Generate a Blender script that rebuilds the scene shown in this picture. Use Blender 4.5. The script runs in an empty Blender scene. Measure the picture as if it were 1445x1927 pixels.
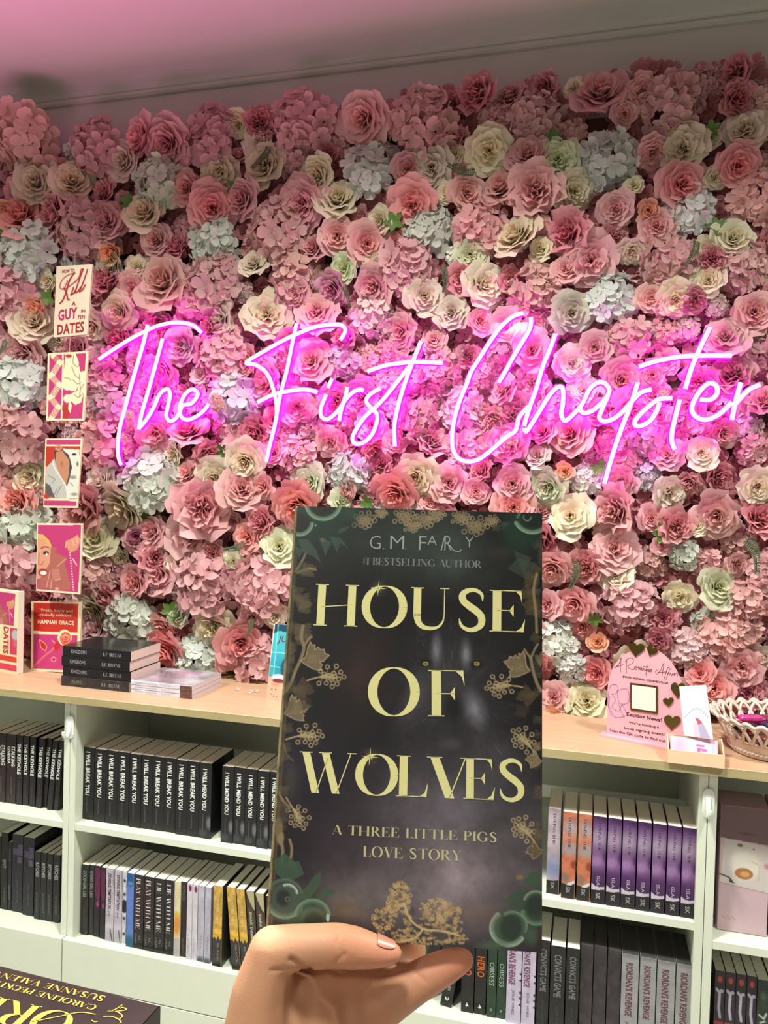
import bpy, math, random
import numpy as np
from mathutils import Vector, Matrix
random.seed(7); RNG = np.random.default_rng(7)
SC = bpy.context.scene
COL = SC.collection

# ------------------------------------------------------------------ camera
F, CX, CY = 1447.0, 722.5, 963.5
PSI, TH, RHO = 0.26336694, -0.02219727, 0.02696289
r0 = np.array([math.cos(PSI), math.sin(PSI), 0.0])
fw = np.array([-math.sin(PSI)*math.cos(TH), math.cos(PSI)*math.cos(TH), math.sin(TH)])
up0 = np.cross(r0, fw)
CAMX = math.cos(RHO)*r0 + math.sin(RHO)*up0
CAMY = -math.sin(RHO)*r0 + math.cos(RHO)*up0
CAM = np.array([0.0, 0.0, 1.55])
cd = bpy.data.cameras.new('camera'); cam = bpy.data.objects.new('camera', cd); COL.objects.link(cam)
cd.sensor_fit = 'HORIZONTAL'; cd.sensor_width = 36.0; cd.lens = 36.0*F/1445.0; cd.clip_start = 0.02
mw = Matrix.Identity(4)
for i in range(3):
    mw[i][0] = CAMX[i]; mw[i][1] = CAMY[i]; mw[i][2] = -fw[i]; mw[i][3] = CAM[i]
cam.matrix_world = mw
SC.camera = cam

# ------------------------------------------------------------------ world, lights, exposure
wd = bpy.data.worlds.new('world'); SC.world = wd; wd.use_nodes = True
wd.node_tree.nodes['Background'].inputs[0].default_value = (0.9, 0.95, 0.9, 1)
wd.node_tree.nodes['Background'].inputs[1].default_value = 0.05
SC.view_settings.view_transform = 'Standard'; SC.view_settings.look = 'None'
SC.view_settings.gamma = 1.0; SC.view_settings.use_curve_mapping = False
SC.view_settings.exposure = -0.17
SC.cycles.use_denoising = True
SC.cycles.max_bounces = 6; SC.cycles.diffuse_bounces = 3; SC.cycles.glossy_bounces = 2
SC.cycles.transparent_max_bounces = 8; SC.cycles.sample_clamp_indirect = 4.0
SC.cycles.caustics_reflective = False; SC.cycles.caustics_refractive = False

def area(name, loc, size, energy, col, target=None, shape='DISK', spread=math.pi):
    l = bpy.data.lights.new(name, 'AREA'); l.shape = shape; l.size = size; l.energy = energy; l.color = col; l.spread = spread
    o = bpy.data.objects.new(name, l); COL.objects.link(o); o.location = loc
    if target is not None:
        o.rotation_euler = (Vector(target)-Vector(loc)).to_track_quat('-Z', 'Y').to_euler()
    return o
LW = (1.0, 1.0, 0.90)
area('ceiling_lamp_a', (-0.45, 1.02, 2.842), 0.22, 45, LW, spread=2.5)
area('ceiling_lamp_b', (0.95, 0.98, 2.842), 0.22, 33, LW, spread=2.5)
area('ceiling_lamp_c', (-1.95, 0.85, 2.842), 0.22, 44, LW, spread=2.5)
area('ceiling_lamp_d', (-0.25, -0.10, 2.842), 0.25, 7.5, LW, spread=1.35)
area('front_fill', (-0.6, -1.7, 2.842), 0.30, 24, LW, spread=2.9)  # added frontal fill behind the camera, brightens drawer fronts and flowers
for k, (px_, pe) in enumerate(((-2.15, 44), (-1.60, 52), (-1.05, 44), (-0.50, 24))):      # added pink spots without fixtures, tinting the ceiling on the left
    sp = bpy.data.lights.new('pink_ceiling_wash', 'SPOT'); sp.energy = pe; sp.color = (1.0, 0.20, 0.60); sp.spot_size = math.radians(48); sp.spot_blend = 1.0; sp.shadow_soft_size = 0.30
    so = bpy.data.objects.new('pink_ceiling_wash', sp); COL.objects.link(so); so.location = (px_, 1.25, 1.75)
    so.rotation_euler = (Vector((px_, 1.64, 2.856))-Vector(so.location)).to_track_quat('-Z', 'Y').to_euler()

# ------------------------------------------------------------------ projection helpers (real distances)
def ray(x, y):
    return CAMX*((x-CX)/F) - CAMY*((y-CY)/F) + fw
def at(x, y, Y=2.0):
    r = ray(x, y); return CAM + r*(Y/r[1])
def atz(x, y, Z):
    r = ray(x, y); return CAM + r*((Z-CAM[2])/r[2])
def proj(P):
    d = np.asarray(P)-CAM
    c = d@fw
    return CX+F*(d@CAMX)/c, CY-F*(d@CAMY)/c

# ------------------------------------------------------------------ mesh builder and helpers
def s2l(c):
    c = np.asarray(c, float)/255.0
    return np.where(c <= 0.04045, c/12.92, ((c+0.055)/1.055)**2.4)
class MB:
    def __init__(s): s.v = []; s.f = []
    def add(s, vs, fs):
        n = len(s.v); s.v += [tuple(map(float, p)) for p in vs]; s.f += [tuple(i+n for i in f) for f in fs]; return s
    def box(s, x0, y0, z0, x1, y1, z1):
        v = [(x, y, z) for x in (x0, x1) for y in (y0, y1) for z in (z0, z1)]
        return s.add(v, [(0,1,3,2),(4,6,7,5),(0,4,5,1),(2,3,7,6),(0,2,6,4),(1,5,7,3)])
    def bbox(s, x0, y0, z0, x1, y1, z1, b=0.001):
        # box with chamfered edges
        b = min(b, (x1-x0)*.45, (y1-y0)*.45, (z1-z0)*.45)
        v = []; idx = {}
        for i, x in enumerate((x0, x1)):
            for j, y in enumerate((y0, y1)):
                for k, z in enumerate((z0, z1)):
                    sx, sy, sz = (1, -1)[i], (1, -1)[j], (1, -1)[k]
                    idx[(i,j,k,0)] = len(v); v.append((x, y+sy*b, z+sz*b))
                    idx[(i,j,k,1)] = len(v); v.append((x+sx*b, y, z+sz*b))
                    idx[(i,j,k,2)] = len(v); v.append((x+sx*b, y+sy*b, z))
        f = []
        for a in range(3):
            o = [q for q in range(3) if q != a]
            for s_ in (0, 1):
                ring = []
                for (p, q) in ((0,0),(1,0),(1,1),(0,1)):
                    c = [0,0,0]; c[a] = s_; c[o[0]] = p; c[o[1]] = q; ring.append(idx[tuple(c)+(a,)])
                f.append(tuple(ring))
            for p in (0, 1):
                for q in (0, 1):
                    c0 = [0,0,0]; c0[o[0]] = p; c0[o[1]] = q; c1 = list(c0); c1[a] = 1
                    f.append((idx[tuple(c0)+(o[0],)], idx[tuple(c0)+(o[1],)], idx[tuple(c1)+(o[1],)], idx[tuple(c1)+(o[0],)]))
        for i in (0,1):
            for j in (0,1):
                for k in (0,1): f.append((idx[(i,j,k,0)], idx[(i,j,k,1)], idx[(i,j,k,2)]))
        return s.add(v, f)
    def tube(s, pts, r, n=8, caps=True):
        P = [np.array(p, float) for p in pts]; m = len(P)
        R = r if hasattr(r, '__len__') else [r]*m
        T = [P[min(i+1, m-1)]-P[max(i-1, 0)] for i in range(m)]
        T = [t/(np.linalg.norm(t)+1e-12) for t in T]
        a = np.array([0,0,1.0]) if abs(T[0][2]) < .9 else np.array([0,1.0,0])
        u = np.cross(T[0], a); u /= np.linalg.norm(u); vs = []; fs = []
        for i in range(m):
            u = u-T[i]*(u@T[i]); u /= np.linalg.norm(u); w = np.cross(T[i], u)
            for k in range(n):
                an = 2*math.pi*k/n; vs.append(P[i]+R[i]*(math.cos(an)*u+math.sin(an)*w))
        for i in range(m-1):
            for k in range(n):
                fs.append((i*n+k, i*n+(k+1) % n, (i+1)*n+(k+1) % n, (i+1)*n+k))
        if caps: fs += [tuple(range(n))[::-1], tuple((m-1)*n+k for k in range(n))]
        return s.add(vs, fs)
    def lathe(s, prof, c=(0,0,0), n=32):
        vs = [(c[0]+r*math.cos(2*math.pi*k/n), c[1]+r*math.sin(2*math.pi*k/n), c[2]+z) for r, z in prof for k in range(n)]
        return s.add(vs, [(i*n+k, i*n+(k+1) % n, (i+1)*n+(k+1) % n, (i+1)*n+k) for i in range(len(prof)-1) for k in range(n)])
    def prism(s, poly, fmap, d):
        # polygon extruded: fmap(x,y,depth)->3D
        n = len(poly); vs = [fmap(x, y, 0) for x, y in poly]+[fmap(x, y, d) for x, y in poly]
        return s.add(vs, [tuple(range(n)), tuple(range(n, 2*n))[::-1]]+[(i, (i+1) % n, n+(i+1) % n, n+i) for i in range(n)])
    def mesh(s, name, mat=None, smooth=False):
        me = bpy.data.meshes.new(name); me.from_pydata(s.v, [], s.f)
        if mat: me.materials.append(mat)
        if smooth: me.shade_smooth()
        me.update(); return me
    def build(s, name, mat, parent=None, smooth=False, recalc=False):
        me = s.mesh(name, mat, smooth)
        if recalc:
            import bmesh
            bm = bmesh.new(); bm.from_mesh(me); bmesh.ops.recalc_face_normals(bm, faces=bm.faces); bm.to_mesh(me); bm.free()
        return link(name, me, parent)
def link(name, data, parent=None):
    o = bpy.data.objects.new(name, data); COL.objects.link(o)
    if parent is not None: o.parent = parent
    return o
def tag(o, label, cat=None, group=None, kind=None):
    if label: o['label'] = label
    if cat: o['category'] = cat
    if group: o['group'] = group
    if kind: o['kind'] = kind
    return o
def empty(name, loc=(0,0,0), rz=0.0):
    o = bpy.data.objects.new(name, None); COL.objects.link(o); o.location = loc; o.rotation_euler = (0, 0, rz); o.empty_display_size = 0.02
    return o
def struct(o): o['kind'] = 'structure'; return o

MATS = {}
def M(name, col, rough=0.5, metal=0.0, noise=0.0, scale=60.0, bump=0.0, emit=None, es=0.0, spec=0.5, sss=0.0, lin=False):
    if name in MATS: return MATS[name]
    m = bpy.data.materials.new(name); m.use_nodes = True; nt = m.node_tree; b = nt.nodes['Principled BSDF']
    c = tuple(col) if lin else tuple(s2l(col)); c = (c[0], c[1], c[2], 1)
    b.inputs['Base Color'].default_value = c; b.inputs['Roughness'].default_value = rough; b.inputs['Metallic'].default_value = metal
    b.inputs['Specular IOR Level'].default_value = spec
    if sss: b.inputs['Subsurface Weight'].default_value = sss; b.inputs['Subsurface Radius'].default_value = (1, .35, .2); b.inputs['Subsurface Scale'].default_value = 0.006
    if noise or bump:
        tc = nt.nodes.new('ShaderNodeTexCoord'); n = nt.nodes.new('ShaderNodeTexNoise'); n.inputs['Scale'].default_value = scale; n.inputs['Detail'].default_value = 5
        nt.links.new(tc.outputs['Object'], n.inputs['Vector'])
        if noise:
            mr = nt.nodes.new('ShaderNodeMapRange'); mr.inputs[1].default_value = .3; mr.inputs[2].default_value = .7
            mr.inputs[3].default_value = 1-noise; mr.inputs[4].default_value = 1+noise
            nt.links.new(n.outputs['Fac'], mr.inputs[0])
            h = nt.nodes.new('ShaderNodeMix'); h.data_type = 'RGBA'; h.blend_type = 'MULTIPLY'; h.inputs['Factor'].default_value = 1
            h.inputs['A'].default_value = c; nt.links.new(mr.outputs[0], h.inputs['B']); nt.links.new(h.outputs['Result'], b.inputs['Base Color'])
        if bump:
            bp = nt.nodes.new('ShaderNodeBump'); bp.inputs['Strength'].default_value = bump; bp.inputs['Distance'].default_value = .002
            nt.links.new(n.outputs['Fac'], bp.inputs['Height']); nt.links.new(bp.outputs[0], b.inputs['Normal'])
    if emit is not None:
        b.inputs['Emission Color'].default_value = (emit[0], emit[1], emit[2], 1); b.inputs['Emission Strength'].default_value = es
    MATS[name] = m; return m
def print_mat(name, rough=0.45, spec=0.5, coat=0.0):
    if name in MATS: return MATS[name]
    m = M(name, (255,255,255), rough, spec=spec); nt = m.node_tree; b = nt.nodes['Principled BSDF']
    a = nt.nodes.new('ShaderNodeAttribute'); a.attribute_name = 'ink'; nt.links.new(a.outputs['Color'], b.inputs['Base Color'])
    if coat: b.inputs['Coat Weight'].default_value = coat; b.inputs['Coat Roughness'].default_value = .12
    return m

# ------------------------------------------------------------------ print artwork: flat ink colours on a fine grid
class Art:
    def __init__(s, X, Y, col):
        s.X = X; s.Y = Y; s.C = np.ones(X.shape+(3,))*np.array(col, float)
        s.px = max(1e-9, abs(np.hypot(X[0,1]-X[0,0], Y[0,1]-Y[0,0])))
    def mix(s, m, col): s.C += (np.array(col, float)-s.C)*np.clip(m, 0, 1)[..., None]; return s
    def blob(s, cx, cy, rx, ry, col, a=1.0, soft=.6, rot=0.0):
        dx, dy = s.X-cx, s.Y-cy; c, n = math.cos(rot), math.sin(rot)
        d = np.hypot((dx*c+dy*n)/rx, (-dx*n+dy*c)/ry)
        return s.mix(a*np.clip((1-d)/soft, 0, 1)**1.3 if soft > .05 else a*(d < 1), col)
    def poly(s, pts, col, a=1.0):
        ins = np.zeros(s.X.shape, bool); n = len(pts)
        for i in range(n):
            x0, y0 = pts[i]; x1, y1 = pts[(i+1) % n]
            if y0 == y1: continue
            c = ((s.Y < y0) != (s.Y < y1)) & (s.X < (x1-x0)*(s.Y-y0)/(y1-y0)+x0)
            ins ^= c
        return s.mix(ins*a, col)
    def stroke(s, pts, w, col, a=1.0, smooth=False):
        if smooth: pts = crom(pts, 6)
        xs = [p[0] for p in pts]; ys = [p[1] for p in pts]; k = w+2*s.px
        box = (s.X > min(xs)-k) & (s.X < max(xs)+k) & (s.Y > min(ys)-k) & (s.Y < max(ys)+k)
        if not box.any(): return s
        X = s.X[box]; Y = s.Y[box]; D = np.full(X.shape, 1e9)
        for (x0, y0), (x1, y1) in zip(pts[:-1], pts[1:]):
            vx, vy = x1-x0, y1-y0; L = vx*vx+vy*vy+1e-12
            t = np.clip(((X-x0)*vx+(Y-y0)*vy)/L, 0, 1)
            D = np.minimum(D, np.hypot(X-x0-t*vx, Y-y0-t*vy))
        m = np.zeros(s.X.shape); m[box] = a*np.clip((w/2-D)/s.px+.5, 0, 1)
        return s.mix(m, col)
    def ring(s, cx, cy, r, w, col, a=1.0, fill=None):
        if fill is not None: s.blob(cx, cy, r, r, fill, 1, .02)
        D = np.abs(np.hypot(s.X-cx, s.Y-cy)-r)
        return s.mix(a*np.clip((w/2-D)/s.px+.5, 0, 1), col)
    def noise(s, scale, amp, seed=1, tint=(1,1,1)):
        r = np.random.default_rng(seed); n = np.zeros(s.X.shape)
        for o in range(4):
            k = 2**o; G = r.random((64, 64)); u = (s.X/scale*k) % 63; v = (s.Y/scale*k) % 63
            i = u.astype(int); j = v.astype(int); fu = u-i; fv = v-j; fu = fu*fu*(3-2*fu); fv = fv*fv*(3-2*fv)
            g = G[j, i]*(1-fu)*(1-fv)+G[j, i+1]*fu*(1-fv)+G[j+1, i]*(1-fu)*fv+G[j+1, i+1]*fu*fv
            n += (g-.5)/k
        s.N = n
        s.C = np.clip(s.C*(1+amp*n[..., None]*np.array(tint)), 0, 255); return s
def crom(pts, k=6):
    P = [np.array(p, float) for p in pts]; out = []
    for i in range(len(P)-1):
        a, b, c, d = P[max(i-1, 0)], P[i], P[i+1], P[min(i+2, len(P)-1)]
        for j in range(k):
            t = j/k; out.append(.5*((2*b)+(c-a)*t+(2*a-5*b+4*c-d)*t*t+(3*b-a-3*c+d)*t**3))
    out.append(P[-1]); return [tuple(p) for p in out]
def print_patch(name, P, art, mat, parent=None, gain=1.0):
    ny, nx = art.X.shape; me = bpy.data.meshes.new(name)
    idx = np.arange(nx*ny).reshape(ny, nx)
    q = np.stack([idx[:-1, :-1], idx[1:, :-1], idx[1:, 1:], idx[:-1, 1:]], -1).reshape(-1, 4)
    me.from_pydata(P.reshape(-1, 3).tolist(), [], q.tolist())
    ca = me.color_attributes.new('ink', 'FLOAT_COLOR', 'POINT')
    c = np.ones((nx*ny, 4)); c[:, :3] = np.clip(s2l(np.clip(art.C, 0, 255).reshape(-1, 3))*gain, 0, .9)
    ca.data.foreach_set('color', c.ravel().astype('f')); me.materials.append(mat); me.update()
    return link(name, me, parent)
def grid(nx, ny):
    return np.meshgrid(np.linspace(0, 1, nx), np.linspace(0, 1, ny))
def quad_grid(c, nx, ny):
    # c: TL,TR,BR,BL ; returns bilinear positions
    U, V = grid(nx, ny); c = [np.array(p, float) for p in c]
    U = U[..., None]; V = V[..., None]
    return c[0]*(1-U)*(1-V)+c[1]*U*(1-V)+c[2]*U*V+c[3]*(1-U)*V

# ------------------------------------------------------------------ lettering
_TXT = {}
def sans(body, bold=0.0, shear=0.0):
    key = (body, bold, shear)
    if key in _TXT: return _TXT[key]
    cu = bpy.data.curves.new('t', 'FONT'); cu.body = body; cu.size = 1; cu.resolution_u = 2; cu.offset = bold; cu.shear = shear
    cu.space_character = 1.0+bold*1.5
    o = bpy.data.objects.new('t', cu); COL.objects.link(o)
    dg = bpy.context.evaluated_depsgraph_get(); me = o.evaluated_get(dg).to_mesh()
    v = [tuple(p.co) for p in me.vertices]; f = [tuple(p.vertices) for p in me.polygons]
    o.evaluated_get(dg).to_mesh_clear(); bpy.data.objects.remove(o); bpy.data.curves.remove(cu)
    a = np.array(v) if v else np.zeros((1, 3)); lo = a.min(0); hi = a.max(0)
    a = (a-lo)/np.maximum(hi-lo, 1e-6)
    _TXT[key] = (a[:, :2], f, (hi-lo)[0]/(hi-lo)[1]); return _TXT[key]
TH_, HR_ = 0.165, 0.022
def arc(cx, cy, rx, ry, a0, a1, n=18):
    return [(cx+rx*math.cos(math.radians(a0+(a1-a0)*i/n)), cy+ry*math.sin(math.radians(a0+(a1-a0)*i/n))) for i in range(n+1)]
def glyphs():
    t = TH_/2; G = {}
    S = lambda x, y, w=.14: ('s', [(x-w, y), (x+w, y)])
    def stem(x): return [('k', [(x, 0), (x, 1)]), S(x, .011), S(x, .989)]
    def fl(x, y, dy): return [('p', [(x-.10, y), (x+.012, y), (x+.012, y+dy), (x-.008, y+dy)])]
    G['A'] = (.78, [('t', [(.06, 0), (.38, 1)]), ('k', [(.38, 1), (.70, 0)]), ('t', [(.17, .33), (.58, .33)]), S(.06, .011, .08), S(.70, .011, .13)])
    G['B'] = (.66, stem(.14)+[('a', [(.14, .99)]+arc(.28, .76, .24, .23, 90, -90)+[(.14, .53)]), ('a', [(.14, .53)]+arc(.30, .27, .29, .26, 90, -90)+[(.14, .01)])])
    G['C'] = (.84, [('a', arc(.45, .5, .36, .49, 48, 318, 30))]+[('p', [(.67, .66), (.74, .64), (.75, .90), (.66, .84)])])
    G['D'] = (.86, stem(.14)+[('a', [(.14, .99), (.30, .99)]+arc(.32, .5, .42, .49, 88, -88, 24)+[(.30, .01), (.14, .01)])])
    G['E'] = (.70, stem(.14)+[('t', [(.14, .989), (.60, .989)]), ('t', [(.14, .51), (.45, .51)]), ('t', [(.14, .011), (.62, .011)]),
              ('p', [(.48, 1.0), (.61, 1.0), (.62, .70), (.58, .88)]), ('p', [(.48, 0), (.65, 0), (.68, .32), (.60, .10)]), ('p', [(.38, .515), (.46, .66), (.46, .36), (.38, .505)])])
    G['F'] = (.64, stem(.14)+[('t', [(.14, .989), (.60, .989)]), ('t', [(.14, .49), (.45, .49)]),
              ('p', [(.46, 1.0), (.61, 1.0), (.63, .66), (.58, .86)]), ('p', [(.38, .495), (.46, .64), (.46, .34), (.38, .485)])])
    G['G'] = (.90, [('a', arc(.45, .5, .36, .49, 48, 310, 30)), ('k', [(.72, .05), (.72, .42)]), S(.72, .42)]+[('p', [(.67, .68), (.73, .66), (.74, .90), (.66, .84)])])
    G['H'] = (.96, stem(.14)+stem(.78)+[('t', [(.14, .45), (.78, .52)])])
    G['I'] = (.30, stem(.14)); G['J'] = (.46, [('k', [(.28, 1), (.28, .18)]), ('a', [(.28, .2), (.24, .03), (.12, .0), (.03, .08)]), S(.28, .989)])
    G['K'] = (.82, stem(.14)+[('t', [(.18, .42), (.62, 1)]), ('k', [(.33, .62), (.68, 0)]), S(.62, .989, .1), S(.68, .011, .12)])
    G['L'] = (.64, stem(.14)+[('t', [(.14, .011), (.56, .011)]), ('p', [(.44, 0), (.60, 0), (.63, .36), (.56, .10)])])
    G['M'] = (1.08, [('t', [(.10, 0), (.10, 1)]), ('k', [(.12, 1), (.50, .05)]), ('t', [(.50, .05), (.86, 1)]), ('k', [(.88, 0), (.88, 1)]), S(.10, .011, .09), S(.88, .011), S(.08, .989, .07), S(.90, .989, .1)])
    G['N'] = (.94, [('t', [(.12, 0), (.12, 1)]), ('k', [(.14, .98), (.76, .02)]), ('t', [(.78, 0), (.78, 1)]), S(.12, .011, .1), S(.10, .989, .08), S(.78, .989, .1)])
    G['O'] = (.92, [('a', arc(.44, .5, .37, .50, 0, 360, 40))]); G['Q'] = (.92, G['O'][1]+[('k', [(.5, .15), (.78, -.15)])])
    G['P'] = (.66, stem(.14)+[('a', [(.14, .99), (.26, .99)]+arc(.28, .74, .27, .25, 88, -90)+[(.14, .49)])])
    G['R'] = (.80, stem(.14)+[('a', [(.14, .99), (.26, .99)]+arc(.28, .75, .25, .24, 88, -90)+[(.14, .51)]), ('k', [(.34, .52), (.66, .02)]), S(.70, .011, .09)])
    G['S'] = (.66, [('v', crom([(.52, .72), (.50, .88), (.38, .975), (.24, .965), (.13, .87), (.14, .72), (.26, .59), (.40, .47), (.50, .33), (.49, .14), (.36, .03), (.22, .03), (.11, .12), (.07, .28)], 4))])
    G['T'] = (.80, [('k', [(.40, 0), (.40, 1)]), S(.40, .011), ('t', [(.03, .989), (.77, .989)]), ('p', [(.03, 1), (.14, 1), (.05, .9), (.02, .74)]), ('p', [(.66, 1), (.77, 1), (.78, .74), (.75, .9)])])
    G['U'] = (.92, [('k', [(.16, 1), (.16, .30)]), ('u', crom([(.16, .36), (.19, .17), (.30, .05), (.46, .02), (.62, .06), (.72, .19), (.75, .36)], 3)), ('t', [(.75, .32), (.75, 1)]), S(.16, .989), S(.75, .989, .10)])
    G['V'] = (.80, [('k', [(.14, 1), (.42, 0)]), ('t', [(.42, .02), (.70, 1)]), S(.14, .989), S(.70, .989, .10)])
    G['W'] = (1.26, [('k', [(.12, 1), (.36, 0)]), ('t', [(.37, 0), (.60, .86)]), ('k', [(.54, 1), (.80, 0)]), ('t', [(.81, 0), (1.10, 1)]), S(.12, .989), S(.54, .989), S(1.12, .989, .10)])
    G['X'] = (.8, [('k', [(.12, 1), (.68, 0)]), ('t', [(.12, 0), (.66, 1)]), S(.12, .989), S(.68, .011)])
    G['Y'] = (.78, [('k', [(.12, 1), (.40, .48)]), ('t', [(.40, .48), (.66, 1)]), ('k', [(.40, 0), (.40, .5)]), S(.12, .989), S(.66, .989, .1), S(.40, .011)])
    G['Z'] = (.72, [('t', [(.08, .989), (.62, .989)]), ('k', [(.60, 1), (.10, 0)]), ('t', [(.08, .011), (.64, .011)])])
    G['#'] = (.6, [('t', [(.2, 0), (.28, 1)]), ('t', [(.38, 0), (.46, 1)]), ('t', [(.05, .35), (.55, .35)]), ('t', [(.08, .65), (.58, .65)])])
    G['1'] = (.36, [('k', [(.18, 0), (.18, 1)]), S(.18, .011), ('t', [(.04, .85), (.18, .99)])])
    G['.'] = (.24, [('p', [(.04, 0), (.16, 0), (.16, .12), (.04, .12)])])
    G[' '] = (.38, [])
    return G
GL = glyphs()
def ribbon(pts, wf):
    P = [np.array(p, float) for p in pts]; m = len(P); L = []; R = []
    for i in range(m):
        d = P[min(i+1, m-1)]-P[max(i-1, 0)]; d /= (np.linalg.norm(d)+1e-12); nrm = np.array([-d[1], d[0]]); w = wf(i, m, d)/2
        L.append(P[i]+nrm*w); R.append(P[i]-nrm*w)
    return L+R, [(i, i+1, m+i+1, m+i) for i in range(m-1)]
def serif(body, track=0.0, weight=1.0):
    key = ('S', body, track, weight)
    if key in _TXT: return _TXT[key]
    V = []; Fc = []; x = 0.0; tk = TH_*weight; hr = HR_*weight
    for ch in body:
        adv, ops = GL.get(ch, GL[' '])
        for md, pts in ops:
            if md == 'p': v, f = [np.array(p) for p in pts], [tuple(range(len(pts)))]
            elif md in 'ts':
                v, f = ribbon(pts, lambda i, m, d: hr)
            elif md == 'k':
                (xa, ya), (xb, yb) = pts[0], pts[-1]; h = tk/2
                v, f = [np.array(q) for q in ((xa-h, ya), (xa+h, ya), (xb+h, yb), (xb-h, yb))], [(0, 1, 2, 3)]
            elif md == 'u':
                v, f = ribbon(pts, lambda i, m, d: hr+(tk-hr)*(1-i/(m-1))**1.2)
            elif md == 'v':
                v, f = ribbon(pts, lambda i, m, d: hr+(tk-hr)*max(0, 1-abs(i/(m-1)-.5)*2.1)**.55)
            else:
                v, f = ribbon(pts, lambda i, m, d: hr+(tk-hr)*abs(d[1])**1.6)
            n = len(V); V += [(q[0]+x, q[1]) for q in v]; Fc += [tuple(i+n for i in g) for g in f]
        x += adv+track
    a = np.array(V); hi = x-track; a[:, 0] /= hi
    _TXT[key] = (a, Fc, hi); return _TXT[key]
def lay(txt, fmap, mb=None):
    # txt: (unit verts, faces, aspect) ; fmap(u,v)->3D
    mb = mb or MB(); a, f, _ = txt
    n = len(mb.v); mb.v += [tuple(map(float, fmap(u, v))) for u, v in a]; mb.f += [tuple(i+n for i in g) for g in f]
    return mb
class Plane:
    # flat frame: origin O, unit axes ex, ey, nz toward the viewer
    def __init__(s, O, ex, ey):
        s.O = np.array(O, float); s.ex = np.array(ex, float)/np.linalg.norm(ex); ey = np.array(ey, float)
        ey = ey-s.ex*(ey@s.ex); s.ey = ey/np.linalg.norm(ey); s.n = np.cross(s.ex, s.ey)
        if s.n@(CAM-s.O) < 0: s.n = -s.n
    def P(s, u, v, w=0.0): return s.O+s.ex*u+s.ey*v+s.n*w
    def uv(s, px, py, w=0.0):
        r = ray(px, py); O = s.O+s.n*w; t = ((O-CAM)@s.n)/(r@s.n); p = CAM+r*t-O; return p@s.ex, p@s.ey
    def px(s, x, y, w=0.0):
        u, v = s.uv(x, y, w); return s.P(u, v, w)

# ================================================================== large structure
WT_T, WT_B, SH_T, SH_B, DR_T = 0.983, 0.962, 0.622, 0.603, 0.307
X0, X1, Y0, Y1, ZC = -3.6, 2.6, -2.6, 2.2, 2.856
m_wall = M('painted_wall', (200, 198, 192), .8, noise=.03, scale=3, bump=.05)
m_ceil = M('painted_ceiling', (205, 198, 192), .85, noise=.02, scale=3)
m_floor = M('floor_boards', (176, 174, 166), .5, noise=.08, scale=8)
struct(MB().box(X0, Y1, 0, X1, Y1+.08, ZC).build('wall_back', m_wall))
struct(MB().box(X0-.08, Y0, 0, X0, Y1, ZC).build('wall_left', m_wall))
struct(MB().box(X1, Y0, 0, X1+.08, Y1, ZC).build('wall_right', m_wall))
struct(MB().box(X0, Y0-.08, 0, X1, Y0, ZC).build('wall_front', m_wall))
struct(MB().box(X0, Y0, ZC, X1, Y1, ZC+.08).build('ceiling', m_ceil))
struct(MB().box(X0, Y0, -.08, X1, Y1, 0).build('floor', m_floor))
# cove cornice with a thin bead along its lower edge
prof = [(2.2, 2.802), (2.190, 2.804), (2.184, 2.809), (2.183, 2.817), (2.187, 2.823)]
for k in range(9):
    a = math.pi/2*k/8; prof.append((2.190-.070*(1-math.cos(a)), 2.826+.030*math.sin(a)))
prof += [(2.2, 2.856)]
mb = MB(); n = len(prof)
mb.add([(X0, y, z) for y, z in prof]+[(X1, y, z) for y, z in prof], [(i, (i+1) % n, n+(i+1) % n, n+i) for i in range(n)])
struct(mb.build('trim_1', m_wall, smooth=False))

# ------------------------------------------------------------------ cabinets
m_white = M('white_melamine', (222, 228, 212), .42, noise=.015, scale=20)
m_edge = M('white_edge_band', (226, 231, 216), .4)
m_back = M('cabinet_back', (200, 203, 190), .6)
CAB = [(-2.183, -1.366), (-1.366, -0.549), (-0.549, 0.268), (0.268, 1.085)]
clabels = ['white shelf unit at the left edge, beneath the standing red and pink cards',
           'white shelf unit beneath the stacks of black and lilac books',
           'white shelf unit right of the hand, holding the purple paperbacks',
           'white shelf unit at the right edge, beneath the woven ceramic basket']
for i, (a, b) in enumerate(CAB):
    c = empty('shelf_unit', ((a+b)/2, 2.0, 0)); tag(c, clabels[i], 'shelf', 'white shelf units under the counter')
    ox, oy = (a+b)/2, 2.0; t = .019; g = .0008
    def part(name, x0, y0, z0, x1, y1, z1, m=m_white, bev=.0008):
        return MB().bbox(x0-ox, y0-oy, z0, x1-ox, y1-oy, z1, bev).build(name, m, c)
    part('side_panel', a+g, 1.81, .0, a+t, 2.185, WT_B-.008); part('side_panel', b-t, 1.81, .0, b-g, 2.185, WT_B-.008)
    part('back_panel', a+t, 2.175, .05, b-t, 2.183, WT_B-.008, m_back)
    part('top_rail', a+t, 1.90, WT_B-.026, b-t, 2.17, WT_B-.008)
    sh = SH_T if i < 3 else SH_T-.034
    part('shelf', a+t, 1.811, sh-.019, b-t, 2.174, sh)
    part('shelf', a+t, 1.811, .281, b-t, 2.174, .300)
    part('plinth', a+t, 1.84, 0, b-t, 1.858, .06)
    for z0, z1 in ((.062, .1835), (.1865, DR_T)):
        d = part('drawer', a+.002, 1.791, z0, b-.002, 1.809, z1)
    if i == 2:
        part('back_rail', a+t, 2.020, .780, b-t, 2.032, .812, m_back)
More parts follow.
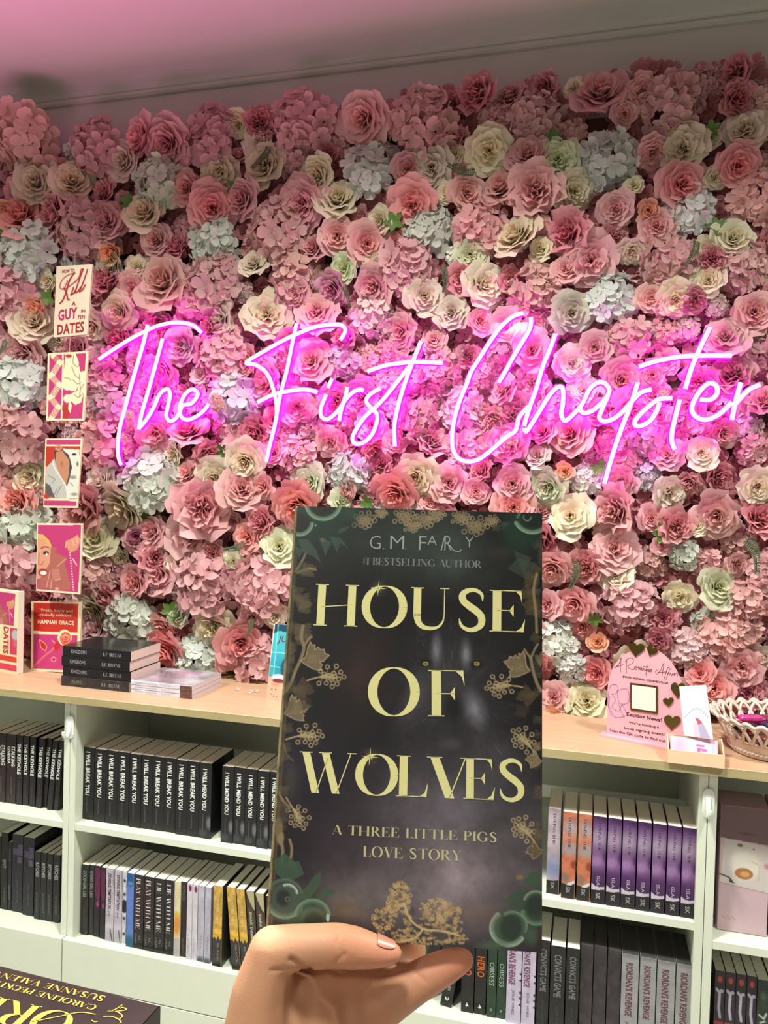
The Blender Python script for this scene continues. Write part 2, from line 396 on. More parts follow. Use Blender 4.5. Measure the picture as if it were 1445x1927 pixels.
# worktop: one continuous light oak board
def wood(name, c1, c2, sc=(3, 30, 30)):
    m = M(name, c1, .42); nt = m.node_tree; b = nt.nodes['Principled BSDF']
    tc = nt.nodes.new('ShaderNodeTexCoord'); mp = nt.nodes.new('ShaderNodeMapping'); mp.inputs['Scale'].default_value = sc
    n = nt.nodes.new('ShaderNodeTexNoise'); n.inputs['Scale'].default_value = 2.2; n.inputs['Detail'].default_value = 6; n.inputs['Distortion'].default_value = .6
    r = nt.nodes.new('ShaderNodeValToRGB'); r.color_ramp.elements[0].position = .35; r.color_ramp.elements[1].position = .68
    r.color_ramp.elements[0].color = (*s2l(c1), 1); r.color_ramp.elements[1].color = (*s2l(c2), 1)
    nt.links.new(tc.outputs['Object'], mp.inputs[0]); nt.links.new(mp.outputs[0], n.inputs['Vector']); nt.links.new(n.outputs['Fac'], r.inputs[0]); nt.links.new(r.outputs[0], b.inputs['Base Color'])
    return m
m_oak = wood('light_oak', (190, 156, 124), (203, 169, 137)); m_oake = wood('light_oak_edge', (166, 152, 110), (178, 164, 122))
wt = MB().bbox(-2.19, 1.7805, WT_B, 1.09, 2.185, WT_T, .0012).build('worktop', m_oak)
tag(wt, 'long light oak counter top running over the white shelf units', 'worktop')
MB().box(-2.19, 1.780, WT_B+.001, 1.09, 1.7812, WT_T-.001).build('edge_band', m_oake, wt)

# adhesive hooks on the posts
m_plast = M('white_plastic', (232, 238, 232), .25)
for (hx, hz, lab) in ((-1.363, .890, 'small white adhesive hook on the left post under the counter'), (.268, .893, 'small white adhesive hook on the right post under the counter')):
    h = empty('adhesive_hook', (hx, 1.809, hz)); tag(h, lab, 'hook', 'adhesive hooks on the cabinet posts')
    pl = []
    for k in range(24):
        a = 2*math.pi*k/24; pl.append((.0125*np.sign(math.cos(a))*abs(math.cos(a))**.7, .032*np.sign(math.sin(a))*abs(math.sin(a))**.55))
    MB().prism(pl, lambda x, y, d: (x, -d, y), .005).build('backplate', m_plast, h)
    MB().tube(crom([(0, -.004, .012), (0, -.008, -.004), (0, -.012, -.018), (0, -.022, -.024), (0, -.030, -.015), (0, -.031, -.006)], 4), [.0058]*8+[.0052]*8+[.0048]*5, 10).build('hook_arm', m_plast, h, smooth=True)

# ================================================================== flower wall
def flower_mat(name, rough=.6):
    m = M(name, (255,255,255), rough, spec=.3); nt = m.node_tree; b = nt.nodes['Principled BSDF']
    oi = nt.nodes.new('ShaderNodeObjectInfo'); at_ = nt.nodes.new('ShaderNodeAttribute'); at_.attribute_name = 'tone'
    sx = nt.nodes.new('ShaderNodeSeparateColor'); nt.links.new(at_.outputs['Color'], sx.inputs[0])
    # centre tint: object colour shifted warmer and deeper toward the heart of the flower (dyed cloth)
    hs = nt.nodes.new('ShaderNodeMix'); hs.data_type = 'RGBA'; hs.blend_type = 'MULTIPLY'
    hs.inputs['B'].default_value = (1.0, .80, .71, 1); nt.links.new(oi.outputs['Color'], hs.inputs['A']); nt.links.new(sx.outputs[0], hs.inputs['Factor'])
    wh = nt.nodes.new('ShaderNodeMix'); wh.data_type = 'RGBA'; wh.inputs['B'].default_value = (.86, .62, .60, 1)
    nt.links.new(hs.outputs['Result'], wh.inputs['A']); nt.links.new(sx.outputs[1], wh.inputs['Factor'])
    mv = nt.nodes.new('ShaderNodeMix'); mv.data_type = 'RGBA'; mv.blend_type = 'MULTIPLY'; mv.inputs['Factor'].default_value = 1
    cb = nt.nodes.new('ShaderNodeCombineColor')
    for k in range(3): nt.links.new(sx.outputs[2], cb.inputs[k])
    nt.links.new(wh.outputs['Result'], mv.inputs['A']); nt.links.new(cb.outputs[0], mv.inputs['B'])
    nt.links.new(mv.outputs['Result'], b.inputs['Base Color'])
    tr = nt.nodes.new('ShaderNodeBsdfTranslucent'); nt.links.new(mv.outputs['Result'], tr.inputs[0])
    mx = nt.nodes.new('ShaderNodeMixShader'); mx.inputs[0].default_value = .33
    nt.links.new(b.outputs[0], mx.inputs[1]); nt.links.new(tr.outputs[0], mx.inputs[2]); nt.links.new(mx.outputs[0], nt.nodes['Material Output'].inputs[0])
    return m
m_fl = flower_mat('petal_cloth')
def finish(name, V, Fc, tone, smooth=True):
    me = bpy.data.meshes.new(name); me.from_pydata([tuple(map(float, v)) for v in V], [], Fc)
    ca = me.color_attributes.new('tone', 'FLOAT_COLOR', 'POINT'); c = np.ones((len(V), 4)); c[:, :3] = np.array(tone)
    ca.data.foreach_set('color', c.ravel().astype('f')); me.materials.append(m_fl)
    if smooth: me.shade_smooth()
    me.update(); return me
def rose_mesh(name, seed, petals=22, open_=1.0, ruffle=.05, nu=5, nv=5, dome=1.0, centre=.9):
    r = np.random.default_rng(seed); V = []; Fc = []; T = []
    for i in range(petals):
        t = (i+.5)/petals; a = i*2.39996+r.normal(0, .12)
        phi0 = math.radians(2+16*t)*open_; phi1 = math.radians(10+100*t**1.1)*open_+r.normal(0, .07)
        L = (.42+.42*t)*(1+r.normal(0, .05)); rb = .03+.16*t; half = (1.45-.66*t); z0 = .50*dome*(1-t)**1.2-.25
        n0 = len(V); pr = r.uniform(0, 6.28)
        rr, zz = rb, z0
        prof_ = []
        for j in range(nv):
            v = j/(nv-1); prof_.append((rr, zz, v)); ph = phi0+(phi1-phi0)*v**1.4
            rr += math.sin(ph)*L/(nv-1); zz += math.cos(ph)*L/(nv-1)*dome
        for (rr, zz, v) in prof_:
            wv = math.sin(math.pi*(.22+.60*v))**.7
            for q in range(nu):
                u = -1+2*q/(nu-1); an = a+u*half*wv
                notch = 1-.10*v*(1-abs(u))*(.3+.7*(i % 2)); edge = v**3
                rad = rr*notch*(1-.10*u*u*v)+ruffle*.7*edge*math.sin(5.3*u+pr*2)
                V.append((rad*math.cos(an), rad*math.sin(an), zz-.12*u*u*v+ruffle*1.6*edge*math.sin(3.1*u+pr)))
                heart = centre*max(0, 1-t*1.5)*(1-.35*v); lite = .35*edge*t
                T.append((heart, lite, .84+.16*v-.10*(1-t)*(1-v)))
        for j in range(nv-1):
            for q in range(nu-1):
                b0 = n0+j*nu+q; Fc.append((b0, b0+1, b0+nu+1, b0+nu))
    V = np.array(V); R = np.percentile(np.hypot(V[:, 0], V[:, 1]), 97); V /= R
    return finish(name, V, Fc, T)
def floret(V, Fc, T, c, N, R, r, k=4, sh=1.0):
    N = N/np.linalg.norm(N); a = np.array([0, 0, 1.0]) if abs(N[2]) < .9 else np.array([1.0, 0, 0])
    u = np.cross(N, a); u /= np.linalg.norm(u); w = np.cross(N, u); ph = r.random()*6.28
    for i in range(k):
        an = ph+2*math.pi*i/k+r.normal(0, .08); d = math.cos(an)*u+math.sin(an)*w; e = -math.sin(an)*u+math.cos(an)*w
        cup = r.uniform(.05, .45); n0 = len(V)
        for (l, hw) in ((.06, .10), (.42, .42), (.78, .50), (1.0, .26)):
            for q in (-1, 0, 1):
                h = cup*l*l+.10*abs(q)*l+r.normal(0, .02)-(.14 if (q == 0 and l == 1.0) else 0)*0
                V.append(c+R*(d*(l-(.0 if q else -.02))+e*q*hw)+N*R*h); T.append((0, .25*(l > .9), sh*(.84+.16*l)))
        for j in range(3):
            for q in range(2): b0 = n0+j*3+q; Fc.append((b0, b0+1, b0+4, b0+3))
def hydrangea_mesh(name, seed, n=30, fr=.37):
    r = np.random.default_rng(seed); V = []; Fc = []; T = []
    for i in range(n):
        y = 1-(i+.5)/n*1.05; an = i*2.39996; s = math.sqrt(max(0, 1-y*y))
        d = np.array([s*math.cos(an), s*math.sin(an), y])+r.normal(0, .10, 3); rad = .78*(1+r.normal(0, .07))
        floret(V, Fc, T, np.array([d[0]*rad, d[1]*rad, d[2]*.55*rad]), d+r.normal(0, .25, 3)+np.array([0, 0, .3]), fr*r.uniform(.85, 1.15), r, sh=r.uniform(.9, 1))
    return finish(name, V, Fc, T)
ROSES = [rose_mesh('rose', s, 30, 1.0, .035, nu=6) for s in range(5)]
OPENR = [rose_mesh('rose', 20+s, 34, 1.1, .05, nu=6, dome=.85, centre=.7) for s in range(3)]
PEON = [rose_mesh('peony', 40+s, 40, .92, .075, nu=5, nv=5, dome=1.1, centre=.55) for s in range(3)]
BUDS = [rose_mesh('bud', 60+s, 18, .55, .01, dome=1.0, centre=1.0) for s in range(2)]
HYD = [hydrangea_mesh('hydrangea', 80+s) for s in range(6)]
def sprig_mesh(name, seed):
    r = np.random.default_rng(seed); mb = MB(); P = crom([(0, 0, 0), (.5, .12, .10), (1.0, .08, .12), (1.6, -.1, .0)], 6)
    mb.tube(P, .022, 5)
    for i, p in enumerate(P[2:]):
        for sg in (-1, 1):
            l = .30*(1-.6*i/len(P)); d = np.array([.45, sg*.9, .15]); q = np.array(p); mb.add([q, q+d*l*.5+np.array([-.05, 0, .03]), q+d*l, q+d*l*.5+np.array([.07, 0, .03])], [(0, 1, 2, 3)])
    return mb.mesh(name, M('fern_green', (72, 82, 52), .6))
def leaf_mesh(name, seed):
    r = np.random.default_rng(seed); mb = MB()
    for k in range(5):
        an = k*1.3+r.normal(0, .2); d = np.array([math.cos(an), math.sin(an), .35]); e = np.array([-math.sin(an), math.cos(an), 0])
        V = []
        for l, w in ((0, .05), (.35, .30), (.7, .24), (1.0, .0)):
            for q in (-1, 0, 1): V.append(d*l+e*q*w+np.array([0, 0, .12*l*abs(q)-.15*l*l]))
        mb.add(V, [(j*3+q, j*3+q+1, j*3+q+4, j*3+q+3) for j in range(3) for q in range(2)])
    return mb.mesh(name, M('leaf_green', (84, 120, 48), .55, noise=.2, scale=9), True)
FERN = [sprig_mesh('fern_sprig', s) for s in range(2)]; LEAF = [leaf_mesh('leaf_cluster', s) for s in range(2)]

FW = empty('flower_panel', (-0.7, 2.185, WT_T)); tag(FW, 'wall panel densely covered in pink, cream and white artificial roses and hydrangeas', 'flower wall')
FO = np.array(FW.location)
m_mesh = M('backing_mesh', (88, 62, 52), .8, noise=.3, scale=30)
MB().box(-1.55-.0, -.014, .0, 1.55, 0.0, 1.60).build('backing_panel', m_mesh, FW)
CL = {'P': (243, 188, 190), 'K': (247, 170, 170), 'M': (232, 190, 198), 'C': (246, 243, 212), 'N': (240, 232, 212), 'G': (226, 240, 206),
      'H': (245, 196, 196), 'W': (240, 245, 236), 'D': (226, 150, 160), 'Y': (243, 188, 190), 'O': (244, 190, 150), 'V': (190, 110, 140), 'L': (238, 214, 212)}
CAT = '''H 60 275 45;H 190 280 38;N 242 307 24;P 278 268 30;P 325 270 34;W 300 350 42;C 75 353 30;C 138 350 28;P 34 358 17;P 356 358 22;O 33 397 15
K 50 420 32;P 112 410 34;C 278 408 28;P 205 428 30;O 220 475 15;H 170 440 40;W 62 482 46;G 218 503 21;P 300 455 22;H 400 262 42;C 452 236 18;D 488 238 22;N 488 270 21
C 415 322 26;C 503 318 30;H 575 232 45;H 550 300 30;D 618 292 15;C 605 330 27;P 693 225 38;W 700 318 48;P 577 384 38;C 638 385 30;P 463 380 28;K 402 395 33;W 405 458 43
H 530 432 42;P 635 445 27;P 688 460 30;C 718 415 20;P 363 355 20;H 800 235 50;P 745 225 24;D 905 185 30;H 935 228 28;H 1005 225 42;D 1030 165 22;C 1082 168 16;C 918 285 37
N 815 315 33;C 858 292 15;P 768 318 24;K 780 385 40;P 875 365 27;C 842 365 15;P 995 300 30;G 1050 302 33;Y 1010 362 38;C 1075 360 31;P 1020 425 15;W 812 430 44;H 905 425 43
D 1080 440 35;P 1130 190 40;P 1205 175 27;H 1265 195 50;D 1392 140 26;D 1380 190 28;H 1435 180 30;P 1175 215 20;W 1145 300 52;P 1225 285 26;C 1287 282 39;N 1335 265 18;N 1402 250 38
K 1385 315 34;C 1342 335 18;H 1425 370 43;K 1278 350 38;W 1292 398 46;O 1220 398 16;P 1160 395 28;C 1192 350 15;P 1110 490 41;C 1102 445 17;P 1235 430 28;C 1187 470 22;H 1250 488 46
C 1375 455 32;C 1330 470 20;D 1340 490 25;H 1400 502 44;W 1150 560 48;C 1268 562 32;P 1225 562 22;C 1335 530 26;D 1305 560 20;P 1415 590 33;G 1072 590 31;H 1178 642 38;P 1365 640 36
L 1350 575 18;H 770 512 44;N 798 560 27;C 905 540 35;G 885 480 25;C 978 454 36;C 1020 470 18;N 852 590 26;H 1012 545 42;W 860 485 20;P 1066 510 24;N 1075 685 29;D 870 525 22
P 900 605 20;P 1000 662 30;M 632 540 25;P 710 540 29;G 650 505 22;C 705 495 18;C 505 595 34;H 410 535 40;H 560 525 38;P 560 552 20;P 600 592 32;N 420 602 26;D 398 620 15;P 590 685 30
L 643 682 26;H 420 665 38;W 440 752 42;C 480 502 20;L 455 550 15;L 702 592 34;P 320 540 37;P 255 545 25;C 232 585 25;C 260 505 17;H 365 550 35;M 345 650 26;L 200 762 30;H 185 700 34
D 210 535 22;W 42 722 44;C 68 612 31;P 15 620 22;P 50 662 30;O 85 578 14;H 30 560 42;P 25 762 24;C 95 530 14;H 45 830 44;H 180 832 34;C 60 896 25;P 28 893 24;K 45 942 34;W 52 980 40
Y 175 955 33;N 197 908 28;C 245 950 34;W 290 905 48;P 295 812 30;P 355 820 28;C 330 850 18;V 262 1005 13;P 266 1012 24;P 292 1000 22;C 185 1022 28;H 30 1072 40;C 298 1032 14;P 362 893 22
N 405 895 25;Y 385 952 38;P 455 925 33;C 466 864 30;P 440 840 15;D 388 850 20;G 590 903 27;K 562 945 35;P 360 1010 33;G 525 1032 26;K 470 1010 24;D 500 980 22;H 562 862 30;P 500 915 18
P 625 830 22;W 655 890 37;C 785 890 33;K 750 920 34;P 845 910 30;G 640 945 20;P 655 922 18;P 895 925 20;L 870 770 34;H 782 790 34;P 1080 820 35;P 1025 815 21;N 1015 860 20;G 1037 912 30
O 1065 887 15;W 1105 902 30;P 966 910 28;C 1075 972 33;Y 1170 960 37;K 965 955 30;N 1257 925 28;P 1257 858 26;N 1318 852 26;P 1350 965 37;C 1422 912 32;D 1270 992 28;C 1310 992 16
P 1245 1026 17;W 1285 1042 30;P 1382 1060 20;D 1422 982 30;H 1420 850 26;N 180 1142 25;P 262 1095 23;P 307 1078 30;H 400 1100 46;H 170 1082 33;W 250 1170 42;K 325 1215 31;K 455 1205 31
C 405 1175 31;W 375 1240 38;P 423 1245 14;M 188 1190 28;H 495 1095 42;P 475 1160 20;C 335 1060 16;C 440 1055 15;D 290 1052 22;G 338 1155 18;P 305 1172 18;H 490 1240 36;D 215 1125 20
D 400 1042 18;N 520 1155 18;P 1155 1035 38;P 1040 1062 31;P 1085 1130 31;P 1033 1137 23;C 1160 1085 28;C 1280 1120 27;G 1345 1105 32;H 1180 1137 46;D 1105 1062 27;W 1048 1208 37
W 1080 1262 31;O 1125 1207 16;K 1127 1262 26;C 1105 1322 31;P 1045 1312 26;O 1052 1346 15;W 1325 1167 23;H 1352 1192 42;L 1290 1222 33;K 1320 1267 25;H 1400 1132 40;P 1395 1252 33
N 1440 1235 20;K 1342 1292 28;H 1432 1082 35;H 1402 1192 30;D 1240 1202 20;H 1050 762 30;P 700 800 24;P 1120 655 24;P 950 735 24;H 830 690 30;P 310 690 24;K 470 680 22;P 560 765 26'''
cat = []
for tok in CAT.replace('\n', ';').split(';'):
    if tok.strip():
        k, x, y, r = tok.split(); cat.append((k, float(x), float(y), float(r)))
flowers = []   # kind, X, Z, radius(m), Y
for k, x, y, r in cat:
    p = at(x, y, 2.115); q = at(x+r, y, 2.115); R = abs(q[0]-p[0])
    flowers.append((k, p[0], p[2], R*1.28, 2.115))
occ = [(f[1], f[2], f[3]) for f in flowers]
rr = random.Random(5)
ztop = lambda X: 2.655+.012*math.sin(X*9)+.01*math.sin(X*23)
for tries in range(14000):
    X = rr.uniform(-2.2, .78); Z = rr.uniform(WT_T+.045, ztop(X)-.01); R = rr.uniform(.026, .050)
    if any((X-a)**2+(Z-b)**2 < (.80*(R+c))**2 for a, b, c in occ): continue
    k = rr.choices(['H', 'P', 'D', 'C', 'Y', 'K', 'W', 'L'], [30, 24, 16, 8, 8, 6, 4, 4])[0]
    if k in 'HW': R = max(R, .034)
    occ.append((X, Z, R)); flowers.append((k, X, Z, R*1.28, 2.132))
# a second, lower layer that closes the gaps
occ2 = []
for tries in range(9000):
    X = rr.uniform(-2.22, .80); Z = rr.uniform(WT_T+.06, ztop(X)); R = rr.uniform(.030, .048)
    if any((X-a)**2+(Z-b)**2 < (.62*(R+c))**2 for a, b, c in occ2): continue
    occ2.append((X, Z, R))
cnt = {}
def place(me, name, X, Y, Z, R, col, tilt=.28, spin=None, stretch=1.0):
    o = bpy.data.objects.new(name, me); COL.objects.link(o); o.parent = FW
    o.matrix_parent_inverse = Matrix.Identity(4)
    Y = min(Y, 2.192-R*.95); o.location = (X-FO[0], Y-FO[1], Z-FO[2])
    d = Vector((rr.gauss(0, tilt), -1, rr.gauss(-.05, tilt))).normalized()
    q = d.to_track_quat('Z', 'Y'); o.rotation_mode = 'QUATERNION'
    o.rotation_quaternion = q @ Matrix.Rotation(rr.uniform(0, 6.28) if spin is None else spin, 4, 'Z').to_quaternion()
    o.scale = (R, R, R*stretch)
    j = rr.uniform(.93, 1.05); c = s2l(np.clip(np.array(col)*j+np.array([0, rr.uniform(-6, 6), rr.uniform(-5, 5)]), 0, 255)); o.color = (c[0], c[1], c[2], 1)
    cnt[name] = cnt.get(name, 0)+1; return o
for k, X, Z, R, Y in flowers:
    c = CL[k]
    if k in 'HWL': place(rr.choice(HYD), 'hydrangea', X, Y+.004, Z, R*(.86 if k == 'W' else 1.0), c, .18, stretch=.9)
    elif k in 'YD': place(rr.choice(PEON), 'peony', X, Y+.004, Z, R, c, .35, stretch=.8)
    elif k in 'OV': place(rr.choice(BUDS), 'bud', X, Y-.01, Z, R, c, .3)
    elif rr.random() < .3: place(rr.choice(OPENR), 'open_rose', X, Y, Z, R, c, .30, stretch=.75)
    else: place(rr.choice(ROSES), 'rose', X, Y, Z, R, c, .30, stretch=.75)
for x, y, kind, s, sp_ in ((650, 540, 'f', .040, -1.2), (835, 500, 'f', .045, -1.5), (900, 330, 'f', .050, 2.9), (1310, 455, 'f', .042, -1.9), (515, 280, 'f', .05, -2.3), (470, 1020, 'f', .05, 3.5), (1085, 1050, 'f', .05, -1.7),
                       (1400, 1010, 'f', .055, -1.2), (480, 1160, 'f', .035, -1.7), (1420, 1330, 'f', .05, -1.0), (20, 640, 'f', .04, -2), (210, 890, 'f', .03, .4),
                       (240, 380, 'l', .035, 0), (440, 350, 'l', .030, 0), (740, 415, 'l', .032, 0), (1040, 255, 'l', .026, 0), (1340, 240, 'l', .026, 0), (1245, 1005, 'l', .030, 0), (420, 850, 'l', .032, 0),
                       (345, 975, 'l', .032, 0), (318, 1150, 'l', .034, 0), (690, 945, 'l', .030, 0), (1120, 1165, 'l', .024, 0), (10, 760, 'l', .03, 0), (85, 560, 'l', .034, 0), (1350, 425, 'l', .03, 0), (270, 970, 'l', .028, 0),
                       (1130, 880, 'l', .028, 0), (300, 590, 'l', .026, 0), (1085, 1340, 'l', .03, 0), (10, 440, 'l', .035, 0)):
    p = at(x, y, 2.085); (place(FERN[0], 'fern_sprig', p[0], 2.065, p[2], s, (255,255,255), .15, sp_) if kind == 'f' else place(rr.choice(LEAF), 'leaf_cluster', p[0], 2.098, p[2], s, (255,255,255), .3))
# filler blossoms behind: uncountable, one object
V = []; Fc = []; T = []; rg = np.random.default_rng(3)
for X, Z, R in occ2:
    for k in range(7):
        c = np.array([X-FO[0]+rg.normal(0, R*.5), 2.158-FO[1]+abs(rg.normal(0, .008))*-1, Z-FO[2]+rg.normal(0, R*.5)])
        floret(V, Fc, T, c, np.array([rg.normal(0, .5), -1, rg.normal(0, .5)]), R*.62, rg, k=4, sh=.9)
me = finish('filler_petals', V, Fc, T); fo = link('filler_petals', me, FW); fo['kind'] = 'stuff'; fo.color = (*s2l((228, 156, 162)), 1)

# ================================================================== neon sign
YN = 2.036
NP = Plane(at(722, 700, YN), (1, 0, 0), (0, 0, 1))
STK = {
 't_bar': '186,676 222,652 250,635 270,625 294,614 319,608 339,607 357,610 369,616 379,626',
 'T_stem': '278,611 270,645 257,690 245,732 235,769 227,798 223,822 222,846 223,861 228,875',
 'h_stem': '306,637 294,682 280,732 267,777 261,808',
 'he': '262,806 275,790 289,767 299,744 309,734 317,733 320,744 316,764 313,782 319,792 329,789 337,778 344,763 359,760 369,749 372,739 364,733 354,736 344,749 338,769 341,784 352,790 367,785 382,774 393,760',
 'F_top': '640,640 650,622 642,612 620,611 590,616 555,630 530,642 500,659 463,682 480,686 500,700 512,725 520,760 520,790',
 'F_stem': '558,608 550,645 540,695 527,745 517,800 507,840 501,869', 'F_bar': '485,757 515,742 550,735 575,733 597,738',
 'i_dot': '625,712 617,730', 'i': '614,742 608,756 603,771 605,784 615,789 628,781 641,766 651,751 664,738 677,733 684,735', 'r_stem': '654,728 649,748 642,771 638,792',
 's': '716,731 702,738 691,748 690,758 700,769 709,779 709,794 700,817 685,832 669,835 663,825 669,810 687,784 707,766 728,743 751,714 772,687',
 't_stem': '792,642 777,680 762,720 750,760 742,800 743,840', 't_bar2': '691,699 720,689 746,684 784,681 833,683',
 'C': '985,589 966,595 945,612 925,638 904,671 886,700 879,720 866,751 856,784 851,815 852,843 861,861 877,868 897,866 917,853 938,835 953,822 970,810 977,785 995,764',
 'C2': '999,597 997,618 981,646 966,671 950,700 938,720',
 'h2_stem': '1045,628 1035,656 1022,687 1010,728 999,759 990,787 986,802', 
 'h2': '986,806 990,812 1002,795 1018,769 1036,741 1051,728 1059,733 1059,759 1056,779 1063,792 1079,779 1095,761 1110,731 1128,719 1141,724 1146,738 1131,759 1112,774 1097,777 1092,769',
 'a': '1144,745 1131,774 1128,787 1138,793 1156,787 1174,772 1189,755 1207,738 1226,733',
 'p_stem': '1200,720 1192,746 1182,774 1169,807 1153,854 1137,910', 'p': '1265,749 1241,751 1225,761 1207,777 1195,792 1196,801 1207,801 1223,792 1235,774 1241,758',
 't3': '1336,616 1317,655 1302,690 1289,732', 't3b': '1279,752 1272,780 1265,810 1264,830 1270,846', 't3_bar': '1202,690 1237,679 1282,671 1330,669 1377,669',
 'e2': '1317,752 1337,752 1349,740 1347,725 1332,722 1314,740 1302,765 1307,782 1327,790 1352,780 1377,757', 'r2': '1394,720 1384,755 1377,790', 'r2a': '1384,760 1407,735 1430,724'}
NS = empty('neon_sign', tuple(at(820, 740, YN+.012))); tag(NS, 'glowing magenta neon sign reading The First Chapter in script, mounted on clear acrylic', 'neon sign')
NO = np.array(NS.location)
m_core = bpy.data.materials.new('neon_core'); m_core.use_nodes = True; nt = m_core.node_tree; nt.nodes.clear()
em = nt.nodes.new('ShaderNodeEmission'); em.inputs[0].default_value = (1, .82, .99, 1); em.inputs[1].default_value = 1.35; ou = nt.nodes.new('ShaderNodeOutputMaterial'); nt.links.new(em.outputs[0], ou.inputs[0])
m_jack = bpy.data.materials.new('neon_jacket'); m_jack.use_nodes = True; nt = m_jack.node_tree; nt.nodes.clear()
em = nt.nodes.new('ShaderNodeEmission'); em.inputs[0].default_value = (1, .003, .84, 1); em.inputs[1].default_value = 13.0; ou = nt.nodes.new('ShaderNodeOutputMaterial'); nt.links.new(em.outputs[0], ou.inputs[0])
for nm, s in STK.items():
    pts = [tuple(map(float, q.split(','))) for q in s.split()]
    P = crom([tuple(at(x, y, YN)-NO) for x, y in pts], 5)
    tb = MB().tube(P, .0056, 8).build('neon_tube', m_core, NS, smooth=True)
    MB().tube([(x, y+.0085, z) for x, y, z in P], .0082, 6).build('glow_strip', m_jack, tb)
m_acr = bpy.data.materials.new('clear_acrylic'); m_acr.use_nodes = True; nt = m_acr.node_tree; nt.nodes.clear()
tr = nt.nodes.new('ShaderNodeBsdfTransparent'); tr.inputs[0].default_value = (.97, .97, .99, 1); gl = nt.nodes.new('ShaderNodeBsdfGlossy'); gl.inputs['Roughness'].default_value = .08
fz = nt.nodes.new('ShaderNodeFresnel'); fz.inputs[0].default_value = 1.35; mx = nt.nodes.new('ShaderNodeMixShader'); ou = nt.nodes.new('ShaderNodeOutputMaterial')
gm = nt.nodes.new('ShaderNodeNewGeometry'); mu = nt.nodes.new('ShaderNodeMath'); mu.operation = 'SUBTRACT'; mu.use_clamp = True; nt.links.new(fz.outputs[0], mu.inputs[0]); nt.links.new(gm.outputs['Backfacing'], mu.inputs[1]); nt.links.new(mu.outputs[0], mx.inputs[0]); nt.links.new(tr.outputs[0], mx.inputs[1]); nt.links.new(gl.outputs[0], mx.inputs[2]); nt.links.new(mx.outputs[0], ou.inputs[0])
for (xa, ya, xb, yb) in ((235, 634, 838, 798), (842, 608, 1250, 806), (1254, 629, 1455, 806)):
    a = at(xa, ya, YN+.017)-NO; b = at(xb, yb, YN+.017)-NO
    MB().bbox(a[0], .0165, b[2], b[0], .0205, a[2], .0006).build('acrylic_panel', m_acr, NS)
# standoff bolts fixing the sign through the flowers
for x, y in ((345, 650), (800, 660), (870, 660), (1230, 625), (1270, 790), (1420, 790)):
    p = at(x, y, YN+.02)-NO; MB().tube([(p[0], .010, p[2]), (p[0], .148, p[2])], .004, 8).build('standoff', M('steel', (170, 170, 170), .3, 1.0), NS)
# blossoms that overlap the lettering
for x, y, R in ((236, 783, .020), (223, 824, .018), (955, 826, .020), (1250, 742, .014), (402, 756, .026)):
    p = at(x, y, 2.028); place(rr.choice(HYD), 'hydrangea', p[0], 2.045, p[2], R, CL['P'], .15, stretch=.6)

